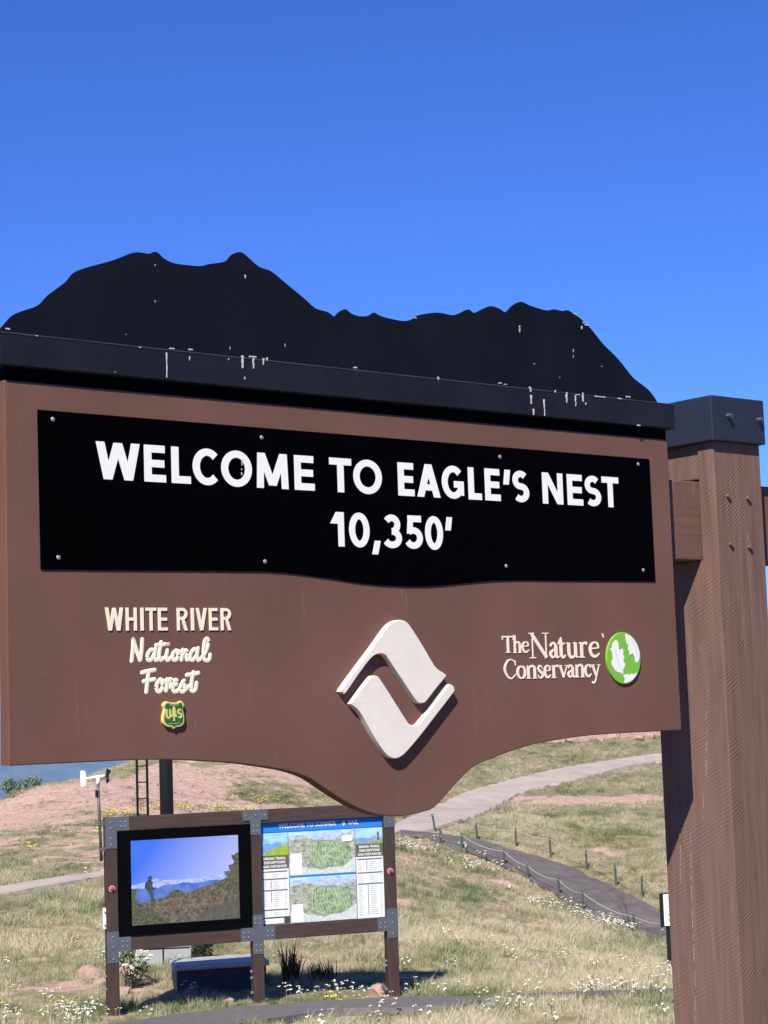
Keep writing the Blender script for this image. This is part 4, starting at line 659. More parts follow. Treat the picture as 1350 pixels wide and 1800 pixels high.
def trail_map(v0, v1, cap):
    H_ = v1-v0; q = lambda u, v: (.2275+(.7695-.2275)*u, v0+H_*v)
    sh = lambda n, pts, m, l: sheet(n, [q(*p) for p in pts], m, l)
    sh('map_sky', [(0, 0), (1, 0), (1, 1), (0, 1)], MP['mapsky'], 1)
    sh('map_peaks', jag([(0, .12), (.15, .08), (.3, .12), (.45, .08), (.55, .03), (.66, .08), (.75, .02), (.85, .08), (1, .03)], 4, .02)+[(1, .4), (0, .4)], MP['mapm'], 2)
    sh('map_hills', jag([(0, .2), (.2, .14), (.35, .18), (.5, .22), (.7, .22), (1, .2)], 4, .015)+[(1, 1), (0, 1)], MP['mapbg'], 3)
    sh('map_valley', jag([(0, .72), (.12, .78), (.3, .86), (.5, .9), (.8, .84), (1, .66)], 4, .02)+[(1, 1), (0, 1)], MP['mappale'], 4)
    sh('map_forest', jag([(.28, .75), (.33, .5), (.36, .28), (.48, .22), (.62, .25), (.74, .3), (.86, .26), (.93, .45), (.92, .7), (.78, .84), (.55, .86), (.38, .84)], 3, .02), MP['mapgr'], 5)
    runs = [[(.42, .28), (.40, .5), (.46, .78)], [(.52, .25), (.50, .5), (.56, .8)], [(.60, .27), (.66, .5), (.70, .8)], [(.66, .28), (.74, .52), (.80, .78)], [(.46, .45), (.60, .40), (.72, .5)], [(.40, .62), (.55, .58), (.68, .68)], [(.3, .3), (.22, .2), (.12, .28), (.2, .4)], [(.1, .36), (.2, .5), (.3, .42)], [(.34, .28), (.34, .7), (.5, .84)], [(.72, .3), (.84, .5), (.86, .7)]]
    G = []
    for r_, dx_ in [(r_, 0) for r_ in runs]+[(r_, .045) for r_ in runs]: G.append(g_stroke([pr(*q(p[0]+dx_, p[1]+dx_*.3)) for p in r_], .0075))
    link('map_trails', ribbons_mesh(G, PYB-.0012*5-.0008, PYB-.0012*5, .00004), MP['maprun'], pb_)
    if v0 < .3: sh('map_note', [(.80, .14), (.96, .13), (.96, .27), (.80, .28)], MP['wh'], 6)
    a = .5 if v0 < .3 else .6
    sh('map_legend', [(.02, a), (.19, a-.01), (.19, .98), (.02, .98)], MP['wh'], 6)
    u, v = q(.03, .085); ptxt(cap, u, v, .026, MP['wh'], 7, .0006)
trail_map(.108, .535, 'BIKING MAP'); srect('map_divider', .2275, .7695, .536, .548, MP['head'], 8); trail_map(.549, .998, 'HIKING MAP')

# white bracket plate on the kiosk's left post
wb = box('side_plate', (-.035, -.0005, .02, .10, 1.10, 1.36), MT['white'], kposts[0], bev=.004)
for z in (1.15, 1.31): inst('bolt', hexk, wb, (-.018, .012, z), None, (.012, .02, .012))

# ------------------------------------------------------------------ wind gauge on its tube
WV = empty('wind_gauge', (KX, KY, KZ), KYAW, 'white wind vane with black propeller on a thin tube at the kiosk post', 'wind gauge')
tube('mast', [(-.045, .06, 1.95), (-.06, .06, 2.55), (-.07, .06, 2.94)], .019, MT['greypole'], WV)
box('clamp', (-.07, -.001, .03, .09, 2.08, 2.12), MT['greypole'], WV); box('clamp', (-.08, -.001, .03, .09, 2.40, 2.44), MT['greypole'], WV)
box('junction_box', (-.105, -.072, .03, .09, 2.76, 2.85), MT['pole'], WV, bev=.004)
tube('housing', [(-.07, .06, 2.92), (-.07, .06, 2.97), (-.07, .06, 3.02)], .03, MT['white'], WV, 12, .024)
tube('body', [(.02, .06, 3.020), (-.07, .06, 3.018), (-.235, .06, 3.000)], .028, MT['white'], WV, 12, .012)
prism('tail_fin', [(-.215, 2.99), (-.225, 3.055), (-.232, 3.095), (-.245, 3.105), (-.285, 3.108), (-.295, 3.095), (-.292, 2.915), (-.283, 2.903), (-.240, 2.905), (-.228, 2.92), (-.22, 2.965)], .054, .066, MT['white'], WV)
pr_ = tube('propeller', [(.02, .06, 3.020), (.07, .06, 3.023)], .018, MT['pole'], WV)
for k in range(4):
    a = k*math.pi/2+.5; bm = bmesh.new()
    vs = [bm.verts.new((.05+dx, .06+math.cos(a)*r+math.cos(a+1.57)*t, 3.022+math.sin(a)*r+math.sin(a+1.57)*t)) for r, t, dx in ((.015, -.012, -.01), (.015, .012, .01), (.07, .032, .03), (.10, .03, .034), (.10, -.02, -.006), (.07, -.026, -.016))]
    bm.faces.new(vs); r_ = bmesh.ops.extrude_face_region(bm, geom=list(bm.faces)); bmesh.ops.translate(bm, vec=(.004, 0, 0), verts=[v for v in r_['geom'] if isinstance(v, bmesh.types.BMVert)])
    link('blade', bmesh_to(bm), MT['pole'], pr_)

# ------------------------------------------------------------------ tower pole with ladder behind the kiosk
TX, TY = -3.83, 31.0; TZ = gz(TX, TY)
TW = empty('tower_pole', (TX, TY, TZ), .25, 'black steel tower pole with a narrow ladder rising behind the kiosk', 'pole')
tube('pole', [(0, 0, -.3), (0, 0, 3.5), (0, 0, 7.4)], .118, MT['pole'], TW, 20, .11)
lx0, lx1 = -.49, -.32
for x in (lx0, lx1): tube('ladder_rail', [(x, 0, .3), (x, 0, 7.3)], .021, MT['pole'], TW, 8)
for k in range(26): tube('rung', [(lx0+.02, 0, .45+k*.27), (lx1-.02, 0, .45+k*.27)], .011, MT['pole'], TW, 6)
for z in (.9, 3.9, 6.9): tube('bracket', [(lx1, 0, z), (-.1, 0, z)], .016, MT['pole'], TW, 6)
tube('base_flange', [(0, 0, -.05), (0, 0, .03)], .24, MT['pole'], TW, 20)

# ------------------------------------------------------------------ chest and sheet behind the kiosk
bx, by = -2.52, 25.85; CH = empty('storage_chest', (bx, by, gz(bx, by)), .22, 'dark blue chest with pale lid on the ground behind the kiosk', 'chest')
box('body', (-.62, .62, -.36, .36, -.06, .27), MT['bluebox'], CH, bev=.02); lid = box('lid', (-.66, .66, -.40, .40, .272, .345), MT['bluelid'], CH, bev=.025)
for x in (-.3, .3): box('latch', (x-.04, x+.04, -.385, -.361, .20, .268), MT['pole'], CH, bev=.004)
gx, gy = -3.58, 28.2; PN = empty('utility_cabinet', (gx, gy, gz(gx, gy)), .1, 'low grey cabinet with dark seams behind the kiosk\'s left half', 'cabinet')
box('body', (-.42, .42, -.15, .25, -.1, .50), MT['grey'], PN, bev=.01); box('lid', (-.45, .45, -.18, .28, .502, .54), MT['grey'], PN, bev=.008)
box('door_seam', (-.012, .012, -.154, -.1505, .0, .47), MT['pole'], PN); box('door_seam', (-.40, .40, -.153, -.1503, .24, .262), MT['pole'], PN)

# ------------------------------------------------------------------ small notice by the path
nx, ny = 4.62, 31.6; NZ = gz(nx, ny); NO = empty('notice_stand', (nx, ny, NZ), .15, 'small white notice board on a dark leg beside the big timber post', 'notice')
box('leg', (-.03, .03, .03, .08, -.2, 1.28), MT['pole'], NO); bk = box('backing', (-.14, .26, 0, .028, .72, 1.29), MT['pole'], NO, bev=.006)
box('notice_sheet', (-.075, .25, -.004, -.0005, .74, 1.27), MT['white'], bk)
bm = bmesh.new(); rs2 = random.Random(3)
for z in (1.21, 1.17, 1.13, 1.06, 1.03): box_bm(bm, -.04, -.04+rs2.uniform(.12, .25), -.0052, -.0042, z, z+.014)
link('notice_print', bmesh_to(bm), MP['row'], bk)
link('notice_symbol', ribbons_mesh([g_arc(.06, .88, .07, .07, 0, 360, .012, .012)], -.0052, -.0042), MP['line'], bk)

# ------------------------------------------------------------------ rope fences along the asphalt path
def fence(name, P, label, hgt, extra):
    P = [list(p[:2]) for p in P]+extra; x0, y0 = P[0]; z0 = gz(x0, y0)
    F = empty(name, (x0, y0, z0), 0, label, 'fence', 'rope fences beside the path'); tops = []
    for k, (x, y) in enumerate(P):
        z = gz(x, y)-z0; r = random.Random(k+len(P)*7); lean = (r.uniform(-.03, .03), r.uniform(-.02, .02)); hh = hgt*r.uniform(.95, 1.08)
        if name == 'rope_fence' and k == 0 and 'upper' in label: lean = (-.09, 0)
        b = Vector((x-x0, y-y0, z)); t = b+Vector((lean[0], lean[1], hh))
        bm = bmesh.new(); tube_bm(bm, [b-Vector((0, 0, .2)), b+(t-b)*.5, t], .032, 8); box_bm(bm, t.x-.036, t.x+.036, t.y-.036, t.y+.036, t.z-.01, t.z+.014)
        link('post', bmesh_to(bm), MT['gpost'], F); tops.append(t)
    for a, b in zip(tops, tops[1:]):
        d_ = (b-a).length; sag = .055*d_
        pts = [a.lerp(b, t)+Vector((0, -.034, -.03-sag*4*t*(1-t))) for t in np.linspace(0, 1, 13)]
        tube('rope', pts, .013, MT['rope'], F, 6)
fence('rope_fence', B['FN'], 'low rope fence along the lower edge of the dark path', .50, [[7.15, 48.0], [7.9, 46.2]])
fence('rope_fence', B['FF'], 'low rope fence along the upper edge of the dark path', .55, [])

# ------------------------------------------------------------------ rocks
def rock(x, y, sx, sy, sz, label, seed, group='sandstone rocks at the kiosk'):
    r = random.Random(seed); bm = bmesh.new(); bmesh.ops.create_icosphere(bm, subdivisions=2, radius=1)
    pl = [(Vector((r.gauss(0, 1), r.gauss(0, 1), r.gauss(0, .7))).normalized(), r.uniform(.55, .85)) for _ in range(9)]
    for v in bm.verts:
        for n_, d_ in pl:
            e = v.co.dot(n_)-d_
            if e > 0: v.co -= n_*e
        v.co *= r.uniform(.95, 1.05); v.co = Vector((v.co.x*sx, v.co.y*sy, v.co.z*sz))
    tag(link('rock', bmesh_to(bm), MT['rock'], None, (x, y, gz(x, y)+sz*.25), (0, 0, r.uniform(0, 6))), label, 'rock', group)
rock(-4.55, 27.3, .22, .2, .16, 'pink sandstone rock in the grass, leftmost of those left of the kiosk', 1)
rock(-4.20, 26.3, .17, .2, .11, 'small flat pink rock just left of the kiosk\'s left post', 2)
rock(-3.95, 26.9, .20, .18, .15, 'pink rock beneath the white flowering plant behind the kiosk', 3)
rock(-3.72, 26.4, .19, .16, .13, 'pink rock at the edge of the kiosk shadow, right of the white flowers', 4)
rock(-3.80, 25.4, .17, .14, .11, 'pale pink rock seen low between the left post and the shadow', 5)
rock(-.30, 25.0, .16, .13, .12, 'pink rock at the foot of the kiosk\'s right post', 6)
rock(-2.35, 24.75, .17, .12, .08, 'low pink rock in the grass beside the kiosk\'s middle post', 7)

for k, (x_, y_, s_) in enumerate([(8.7, 96.6, .34), (9.6, 97.6, .42), (10.4, 98.2, .3), (12.3, 101.0, .45), (13.5, 100.6, .32), (14.3, 101.6, .4), (11.2, 99.0, .25)]):
    rock(x_, y_, s_*1.3, s_, s_*.7, ['leftmost', 'second from the left', 'third from the left', 'fifth from the left', 'sixth from the left', 'rightmost', 'small middle one'][k]+' of the reddish rocks in the bank above the gravel road', 30+k, 'red rocks on the far bank')
# ------------------------------------------------------------------ vegetation
def leaf_mat(name, stops, attr='tint', rough=.75, trans=.25):
    m = bpy.data.materials.new(name); m.use_nodes = True; t = m.node_tree; N = t.nodes; b = N['Principled BSDF']; b.inputs['Roughness'].default_value = rough; b.inputs['Specular IOR Level'].default_value = .15
    r = N.new('ShaderNodeValToRGB'); e = r.color_ramp.elements
    while len(e) < len(stops): e.new(.5)
    for k, (p_, c) in enumerate(stops): e[k].position = p_; e[k].color = (*c, 1)
    if attr:
        a = N.new('ShaderNodeAttribute'); a.attribute_name = attr; a.attribute_type = 'INSTANCER'; t.links.new(a.outputs['Fac'], r.inputs[0])
    else:
        g = N.new('ShaderNodeNewGeometry'); t.links.new(g.outputs['Random Per Island'], r.inputs[0])
    t.links.new(r.outputs[0], b.inputs['Base Color'])
    tr = N.new('ShaderNodeBsdfTranslucent'); t.links.new(r.outputs[0], tr.inputs[0]); mx = N.new('ShaderNodeMixShader'); mx.inputs[0].default_value = trans
    t.links.new(b.outputs[0], mx.inputs[1]); t.links.new(tr.outputs[0], mx.inputs[2]); t.links.new(mx.outputs[0], N['Material Output'].inputs[0])
    return m
def tuft(seed, n, rad, h0, h1, wd, lean):
    r = random.Random(seed); V_, F_ = [], []
    for k in range(n):
        a = r.uniform(0, 6.283); q = rad*math.sqrt(r.random()); x, y = q*math.cos(a), q*math.sin(a); h = r.uniform(h0, h1); la = r.uniform(0, 6.283); l = r.uniform(.1, lean)*h; ww = wd*r.uniform(.7, 1.3); fa = r.uniform(0, 6.283)
        dx, dy = math.cos(fa)*ww/2, math.sin(fa)*ww/2; b = len(V_)
        mx, my = x+math.cos(la)*l*.35, y+math.sin(la)*l*.35; tx, ty = x+math.cos(la)*l, y+math.sin(la)*l
        V_ += [(x-dx, y-dy, -.02), (x+dx, y+dy, -.02), (mx-dx*.8, my-dy*.8, h*.55), (mx+dx*.8, my+dy*.8, h*.55), (tx, ty, h)]
        F_ += [(b, b+1, b+3, b+2), (b+2, b+3, b+4)]
    me = bpy.data.meshes.new('tuft'); me.from_pydata(V_, [], F_); return me
def flower(seed, n, rad, h0, h1, head, heads):
    r = random.Random(seed); V_, F_, mi = [], [], []
    for k in range(n):
        a = r.uniform(0, 6.283); q = rad*math.sqrt(r.random()); x, y = q*math.cos(a), q*math.sin(a); h = r.uniform(h0, h1); b = len(V_)
        V_ += [(x-.004, y, -.02), (x+.004, y, -.02), (x+.004, y, h), (x-.004, y, h)]; F_.append((b, b+1, b+2, b+3)); mi.append(0)
        for q_ in range(heads):
            cx, cy, cz = x+r.uniform(-1, 1)*head*.9, y+r.uniform(-1, 1)*head*.9, h+r.uniform(-.3, .3)*head; b = len(V_); R_ = head*r.uniform(.4, .8); tx, ty = r.uniform(-.5, .5), r.uniform(-.7, .1)
            ring = [(cx+R_*math.cos(t), cy+R_*math.sin(t), cz+R_*(tx*math.cos(t)+ty*math.sin(t))) for t in np.linspace(0, 6.283, 7)[:-1]]
            V_ += ring+[(cx, cy, cz+R_*.45)]
            for t in range(6): F_.append((b+t, b+(t+1) % 6, b+6)); mi.append(1)
    me = bpy.data.meshes.new('flower'); me.from_pydata(V_, [], F_); me.polygons.foreach_set('material_index', mi); return me
def scatter(name, label, cat, src, mats, X, Y, scl, tint, lift=0.0, zs=None):
    zs = scl if zs is None else zs
    for m in mats: src.materials.append(m)
    so_ = bpy.data.objects.new(name+'_tuft', src)
    me = bpy.data.meshes.new(name); Z = ground(X, Y)+lift; me.from_pydata(np.c_[X, Y, Z].tolist(), [], [])
    n = len(X)
    for k, v in (('scl', scl), ('sclz', zs), ('rotz', RNG.uniform(0, 6.283, n)), ('tint', tint)):
        a = me.attributes.new(k, 'FLOAT', 'POINT'); a.data.foreach_set('value', np.asarray(v, np.float32))
    o = bpy.data.objects.new(name, me); COL.objects.link(o); tag(o, label, cat, None, 'stuff')
    g = bpy.data.node_groups.new(name, 'GeometryNodeTree'); g.interface.new_socket('Geometry', in_out='INPUT', socket_type='NodeSocketGeometry'); g.interface.new_socket('Geometry', in_out='OUTPUT', socket_type='NodeSocketGeometry')
    N = g.nodes; gi, go = N.new('NodeGroupInput'), N.new('NodeGroupOutput'); ip = N.new('GeometryNodeInstanceOnPoints'); oi = N.new('GeometryNodeObjectInfo'); oi.inputs[0].default_value = so_
    na = N.new('GeometryNodeInputNamedAttribute'); na.data_type = 'FLOAT'; na.inputs[0].default_value = 'scl'; nb = N.new('GeometryNodeInputNamedAttribute'); nb.data_type = 'FLOAT'; nb.inputs[0].default_value = 'rotz'
    cx = N.new('ShaderNodeCombineXYZ'); L = g.links.new
    L(gi.outputs[0], ip.inputs['Points']); L(oi.outputs['Geometry'], ip.inputs['Instance']); L(nb.outputs[0], cx.inputs[2]); L(cx.outputs[0], ip.inputs['Rotation']); nc = N.new('GeometryNodeInputNamedAttribute'); nc.data_type = 'FLOAT'; nc.inputs[0].default_value = 'sclz'; cs = N.new('ShaderNodeCombineXYZ'); L(na.outputs[0], cs.inputs[0]); L(na.outputs[0], cs.inputs[1]); L(nc.outputs[0], cs.inputs[2]); L(cs.outputs[0], ip.inputs['Scale']); L(ip.outputs[0], go.inputs[0])
    md = o.modifiers.new('scatter', 'NODES'); md.node_group = g
    return o
def inpath(X, Y, grow=0.0):
    bad = np.zeros(len(X), bool)
    for a, b in PATHS:
        u = (a-b)/np.linalg.norm(a-b, axis=1)[:, None]; P = np.r_[a+u*grow, (b-u*grow)[::-1]][::2]; Q_ = np.roll(P, -1, axis=0)
        k = np.where((X > P[:, 0].min()) & (X < P[:, 0].max()) & (Y > P[:, 1].min()) & (Y < P[:, 1].max()))[0]; c = np.zeros(len(k), bool); x, y = X[k], Y[k]
        for (x0, y0), (x1, y1) in zip(P, Q_):
            if y0 != y1: c ^= ((y0 > y) != (y1 > y)) & (x < (x1-x0)*(y-y0)/(y1-y0)+x0)
        bad[k] |= c
    return bad
def wedge(y0, y1, dens, half=.255):
    n = int(dens*half*(y1*y1-y0*y0)); r = np.sqrt(RNG.uniform(y0*y0, y1*y1, n)); a = RNG.uniform(-half, half, n)+.005; return r*np.sin(a), r*np.cos(a)
def meadow(y0, y1, dens):
    X, Y = wedge(y0, y1, dens); d = dirtmask(X, Y); n = RNG.random(len(X)); clump = .5+.5*np.tanh(1.2*wavesum(X, Y, .55, 41))
    keep = (n > d*1.5) & (RNG.random(len(X)) < .35+.65*clump) & ~inpath(X, Y, .02); return X[keep], Y[keep]
def greenness(X, Y):
    g = .47+.20*wavesum(X, Y, 5, 51)+.17*wavesum(X, Y, 1.4, 52)
    g = g+.5*np.exp(-((Y-23.9)/.9)**2)*(X < 2)+.35*np.exp(-(((X+4.4)/2.2)**2+((Y-63)/3)**2))+.22*np.exp(-(((X-1)/3)**2+((Y-46)/4)**2))+.28*np.exp(-(((X+4.6)/1.8)**2+((Y-67)/3)**2))-.35*np.exp(-((Y-33)/7)**2)*sst(-1, 2, X)+.15*sst(60, 80, Y)
    return g
G_STOPS = [(0.0, (.56, .49, .32)), (.3, (.49, .45, .285)), (.55, (.33, .33, .185)), (.8, (.17, .215, .095)), (1.0, (.09, .145, .05))]
gm = leaf_mat('meadow_blades', G_STOPS)
parts_ = [(17.5, 30, 120, 1.0), (30, 46, 62, 1.25), (46, 68, 36, 1.5), (68, 118, 9, 2.2)]
Xs, Ys, Ss = [], [], []
for a, b, d_, s in parts_:
    X, Y = meadow(a, b, d_); Xs.append(X); Ys.append(Y); Ss.append(np.full(len(X), s))
for k in range(330):                                   # low olive clumps on the bare bank
    cx, cy = RNG.uniform(-14.5, -2.5), RNG.uniform(43.5, 64); n_ = RNG.integers(6, 20); s_ = RNG.uniform(.12, .4)
    if cy > 56 and RNG.random() < .72: continue
    Xs.append(RNG.normal(cx, s_*1.5, n_)); Ys.append(RNG.normal(cy, s_, n_)); Ss.append(np.full(n_, RNG.uniform(.8, 1.3)))
for cx, cy, sx_, sy_, n_ in [(-7.4, 60.3, .9, .6, 90), (-5.2, 69.0, .9, .9, 110), (-4.8, 66.6, 1.0, .8, 130), (-9.2, 43.8, .7, .35, 80), (-3.2, 68.5, .8, .9, 60), (7.6, 78.5, 1.6, .5, 60)]:
    Xs.append(RNG.normal(cx, sx_, n_)); Ys.append(RNG.normal(cy, sy_, n_)); Ss.append(np.full(n_, 1.5))
ang = np.linspace(-.235, -.115, 420); rr_ = np.arange(52, 82, .25); ax_, ay_ = rr_[None]*np.sin(ang)[:, None], rr_[None]*np.cos(ang)[:, None]
kb = ((ground(ax_, ay_)-1.6)/rr_[None]).argmax(1); rb_ = rr_[kb]+RNG.normal(-.2, .7, len(ang)); crest = (np.sin(ang)*rb_, np.cos(ang)*rb_)      # dry grass along the brow of the bank
nb = sum(len(a_) for a_ in Xs[4:]); Xs.append(crest[0]); Ys.append(crest[1]); Ss.append(np.full(len(ang), 2.0)); nb2 = len(ang)
X, Y, SC = map(np.concatenate, (Xs, Ys, Ss)); tn_ = np.zeros(len(X)); tn_[len(X)-nb-nb2:] = .24; tn_[len(X)-nb2:] = -.12; ti = np.clip(greenness(X, Y)+tn_+RNG.normal(0, .21, len(X)), 0, 1); kk = ~inpath(X, Y, .02); X, Y, SC, ti = X[kk], Y[kk], SC[kk], ti[kk]; SC = SC*RNG.uniform(.6, 1.25, len(X))*(.75+.35*np.tanh(wavesum(X, Y, 2.2, 61)))
kx, ky = X-KX, Y-KY; lk = kx*math.cos(KYAW)+ky*math.sin(KYAW); wk = -kx*math.sin(KYAW)+ky*math.cos(KYAW)
SZ = .66*np.minimum(SC, 1.1)*(1-.45*sst(.1, .6, dirtmask(X, Y)+.5*sst(42, 46, Y)*(X < -2)))
short = (lk > -.2) & (lk < 4.2) & (wk > -.4) & (wk < .5); SC[short] *= .8; SZ[short] *= .75
hide = (np.hypot(X-bx, Y-by) < .55)
sel = RNG.random(len(X)); A1 = (sel < .5) & ~hide; A2 = (sel >= .5) & ~hide
scatter('meadow_grass', 'dry yellow-green grass covering the slope', 'grass', tuft(1, 26, .12, .08, .21, .0065, .95), [gm], X[A1], Y[A1], SC[A1], ti[A1], zs=SZ[A1])
scatter('meadow_grass', 'taller straw grass mixed into the slope', 'grass', tuft(2, 18, .10, .10, .30, .006, .7), [gm], X[A2], Y[A2], SC[A2], np.clip(ti[A2]-.1, 0, 1), zs=SZ[A2])
print('tufts', len(X))
# flowers
stem = leaf_mat('flower_stems', [(0, (.13, .17, .07)), (1, (.2, .22, .1))]); wpet = mat('white_petals', (.60, .60, .48), .8); ypet = mat('yellow_petals', (.50, .43, .06), .8)
X, Y = wedge(18, 33, 3.6); p_ = sst(-.2, 1.2, wavesum(X, Y, 2.4, 71))*.4+.25*np.exp(-((Y-22.6)/1.1)**2)+.12*sst(-1, 2, X); k = (RNG.random(len(X)) < p_) & ~inpath(X, Y, .0); X, Y = X[k], Y[k]
cl = [(2.2, 22.6, .5, 16), (3.1, 22.75, .6, 18), (-4.0, 22.4, .5, 14), (-3.5, 21.9, .6, 12), (-1.0, 23.9, .35, 8), (-.55, 24.3, .3, 8), (.35, 56.6, .9, 34), (2.55, 55.2, .7, 24), (5.7, 49.9, .7, 30), (6.6, 48.2, .9, 30), (5.2, 50.4, .6, 18), (3.0, 57.2, .5, 14), (4.9, 46, 1.6, 20), (-6.4, 41.4, .4, 10), (-4.2, 28.5, .5, 8)]
for cx, cy, s, n in cl: X = np.r_[X, RNG.normal(cx, s, n)]; Y = np.r_[Y, RNG.normal(cy, s*.6, n)]
k = ~inpath(X, Y, .03); X, Y = X[k], Y[k]
scatter('white_wildflowers', 'white wildflowers scattered through the grass', 'wildflowers', flower(3, 4, .12, .14, .27, .024, 3), [stem, wpet], X, Y, RNG.uniform(.7, 1.1, len(X))*np.where(Y > 40, 1.5, 1), RNG.random(len(X)))
X, Y = wedge(40, 76, .6); p_ = sst(.5, 1.5, wavesum(X, Y, 3.0, 81))*.6*(X < 0); k = RNG.random(len(X)) < p_; X, Y = X[k], Y[k]
for cx, cy, s, n in [(-8.4, 56, .35, 12), (-7.2, 58, .5, 12), (-4.6, 60, .6, 12), (-5.8, 59, .5, 10), (-4.0, 64.5, 1.2, 16), (-.7, 24.0, .2, 6), (-4.3, 24.6, .3, 8), (12, 108, 1.5, 16)]: X = np.r_[X, RNG.normal(cx, s, n)]; Y = np.r_[Y, RNG.normal(cy, s*.6, n)]
scatter('yellow_wildflowers', 'yellow wildflowers in low patches on the bank', 'wildflowers', flower(4, 5, .14, .08, .16, .028, 3), [stem, ypet], X, Y, RNG.uniform(.7, 1.1, len(X))*np.where(Y > 40, 1.4, .8), RNG.random(len(X)))
# stones on the bare earth
bm = bmesh.new(); bmesh.ops.create_icosphere(bm, subdivisions=1, radius=1)
for v in bm.verts: v.co *= random.uniform(.75, 1.15); v.co.z *= .6
X, Y = wedge(42, 110, 4); k = RNG.random(len(X)) < dirtmask(X, Y)*.9; X, Y = X[k], Y[k]
scatter('loose_stones', 'loose pinkish stones on the bare earth', 'stones', bmesh_to(bm), [MT['rock']], X, Y, np.minimum(RNG.gamma(1.4, .035, len(X))+.015, .11), RNG.random(len(X)))

def leafy(name, x, y, label, cat, h, rx, n, ls, stops, seed, flowers=0, stems=6, group=None, z0=0.0, upright=.5):
    r = random.Random(seed); o = empty(name, (x, y, gz(x, y)), r.uniform(0, 6), label, cat, group); V_, F_ = [], []
    lobes = [(r.uniform(-.6, .6)*rx, r.uniform(-.6, .6)*rx, (.14+.72*q_/6)*h, r.uniform(.35, .6)*rx*(1.15-.5*q_/6)) for q_ in range(7)]
    for k in range(n):
        lx, ly, lz, lr = r.choice(lobes); d_ = Vector((r.gauss(0, 1), r.gauss(0, 1), r.gauss(0, 1))).normalized()*lr*r.random()**.4; c = Vector((lx, ly, lz))+Vector((d_.x, d_.y, d_.z*1.1)); c.z = max(.03, c.z)
        t = Vector((r.uniform(-1, 1), r.uniform(-1, 1), r.uniform(0, upright*2))).normalized(); s = t.cross(Vector((r.uniform(-1, 1), r.uniform(-1, 1), r.uniform(-1, 1)))).normalized(); L_ = ls*r.uniform(.6, 1.3); b = len(V_)
        V_ += [tuple(c-t*L_*.5), tuple(c+s*L_*.2), tuple(c+t*L_*.5), tuple(c-s*L_*.2)]; F_.append((b, b+1, b+2, b+3))
    me = bpy.data.meshes.new('crown'); me.from_pydata(V_, [], F_); link('crown', me, leaf_mat(name+'_leaves', stops, None), o)
    bm = bmesh.new()
    for k in range(stems): lx, ly, lz, lr = lobes[k % 7]; tube_bm(bm, [(lx*.15, ly*.15, -.05), (lx*.5, ly*.5, lz*.5), (lx, ly, lz)], .012*h+.003, 5, .004)
    link('stem', bmesh_to(bm), mat(name+'_stem', (.10, .085, .05), .9), o)
    if flowers:
        V_, F_ = [], []
        for k in range(flowers):
            a = r.uniform(0, 6.28); q = rx*math.sqrt(r.random()); c = Vector((q*math.cos(a), q*math.sin(a), h*(1.0-.35*(q/rx)**2)*r.uniform(.75, 1.08)))
            for e in range(5):
                b = len(V_); cc = c+Vector((r.uniform(-1, 1), r.uniform(-1, 1), r.uniform(-.4, .4)))*.03; R_ = r.uniform(.015, .028); V_ += [(cc.x+R_*math.cos(t), cc.y+R_*math.sin(t), cc.z+R_*.3*math.sin(t+k)) for t in np.linspace(0, 6.283, 7)[:-1]]+[(cc.x, cc.y, cc.z+R_*.5)]
                F_ += [(b+t, b+(t+1) % 6, b+6) for t in range(6)]
        me = bpy.data.meshes.new('flower_heads'); me.from_pydata(V_, [], F_); fo_ = link('flower_heads', me, wpet, o)
    return o
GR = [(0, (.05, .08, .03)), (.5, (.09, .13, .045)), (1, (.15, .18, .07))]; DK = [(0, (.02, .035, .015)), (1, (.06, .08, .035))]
leafy('flowering_plant', -3.72, 25.75, 'bushy plant with white flower heads behind the kiosk\'s left post', 'plant', .62, .30, 500, .07, GR, 1, 34, 9)
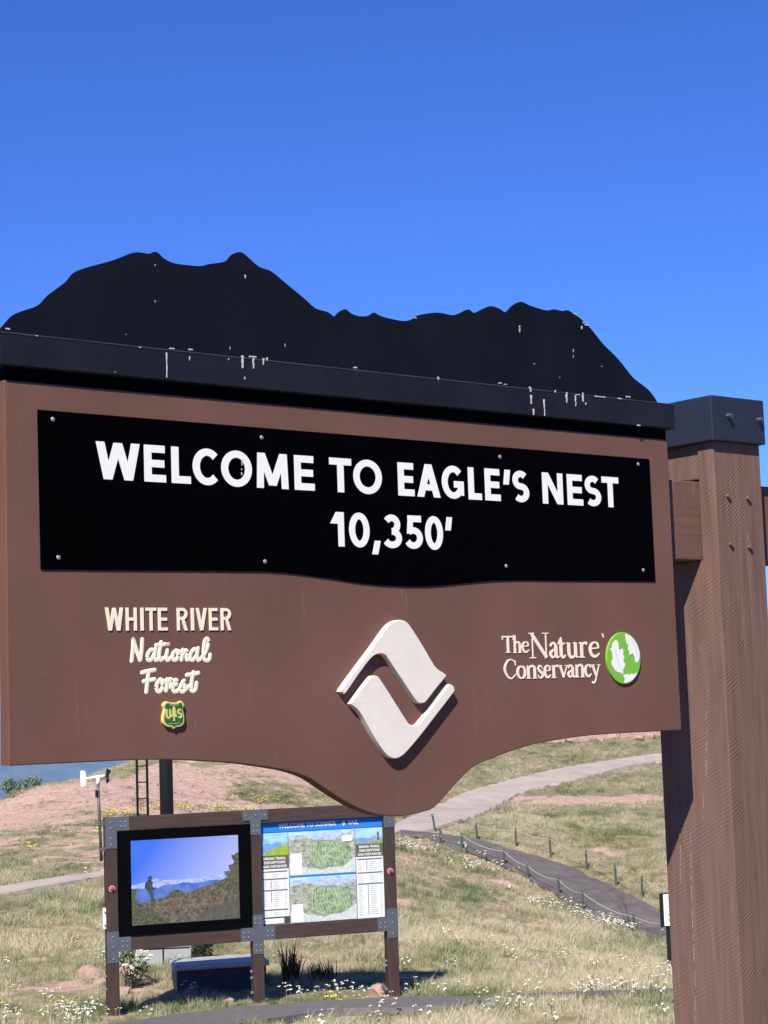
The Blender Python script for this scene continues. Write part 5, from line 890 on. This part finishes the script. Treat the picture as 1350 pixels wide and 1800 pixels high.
def spiky(x, y, label, h, rad, n, seed):
    o = empty('shrub', (x, y, gz(x, y)), 0, label, 'shrub'); lm = leaf_mat('dark_shrub_blades', DK, None)
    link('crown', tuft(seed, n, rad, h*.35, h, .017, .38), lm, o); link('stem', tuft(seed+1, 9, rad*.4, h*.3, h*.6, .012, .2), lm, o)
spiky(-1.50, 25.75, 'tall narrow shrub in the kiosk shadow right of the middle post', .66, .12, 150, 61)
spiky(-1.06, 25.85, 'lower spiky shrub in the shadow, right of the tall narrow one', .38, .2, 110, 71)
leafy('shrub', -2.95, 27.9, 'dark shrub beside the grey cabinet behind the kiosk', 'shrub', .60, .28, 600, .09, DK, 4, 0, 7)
BS = [(0, (.12, .17, .12)), (.6, (.19, .25, .17)), (1, (.26, .33, .22))]
for k, (px_, py_, hh, ww, lb) in enumerate([(-13.75, 66.5, .55, .6, 'grey-green bush on the far left skyline, at the picture edge'), (-13.1, 67.0, .42, .5, 'smaller grey-green bush on the left skyline, right of the larger one')]):
    leafy('skyline_bush', px_, py_, lb, 'bush', hh, ww, 1500, .13, BS, 20+k, 0, 7, 'bushes on the left skyline')

# ------------------------------------------------------------------ distance haze
bm = bmesh.new(); box_bm(bm, -11500, 11500, -11500, 11500, float(GZ.min())-2, 35.0)
hz = bmesh_to(bm); hm = bpy.data.materials.new('haze_air'); hm.use_nodes = True; t = hm.node_tree; t.nodes.clear()
vo = t.nodes.new('ShaderNodeVolumePrincipled'); vo.inputs['Color'].default_value = (.42, .66, 1.0, 1); vo.inputs['Density'].default_value = 1.5e-4; vo.inputs['Density Attribute'].default_value = ''; vo.inputs['Color Attribute'].default_value = ''; vo.inputs['Anisotropy'].default_value = 0.0
hm.cycles.homogeneous_volume = True; mo_ = t.nodes.new('ShaderNodeOutputMaterial'); t.links.new(vo.outputs[0], mo_.inputs['Volume'])
tag(link('haze', hz, hm), 'thin blue air between the hill and the far ridges', 'haze', None, 'stuff')
print('ground min', GZ.min(), 'far max', GZ[RR > 1000].max())
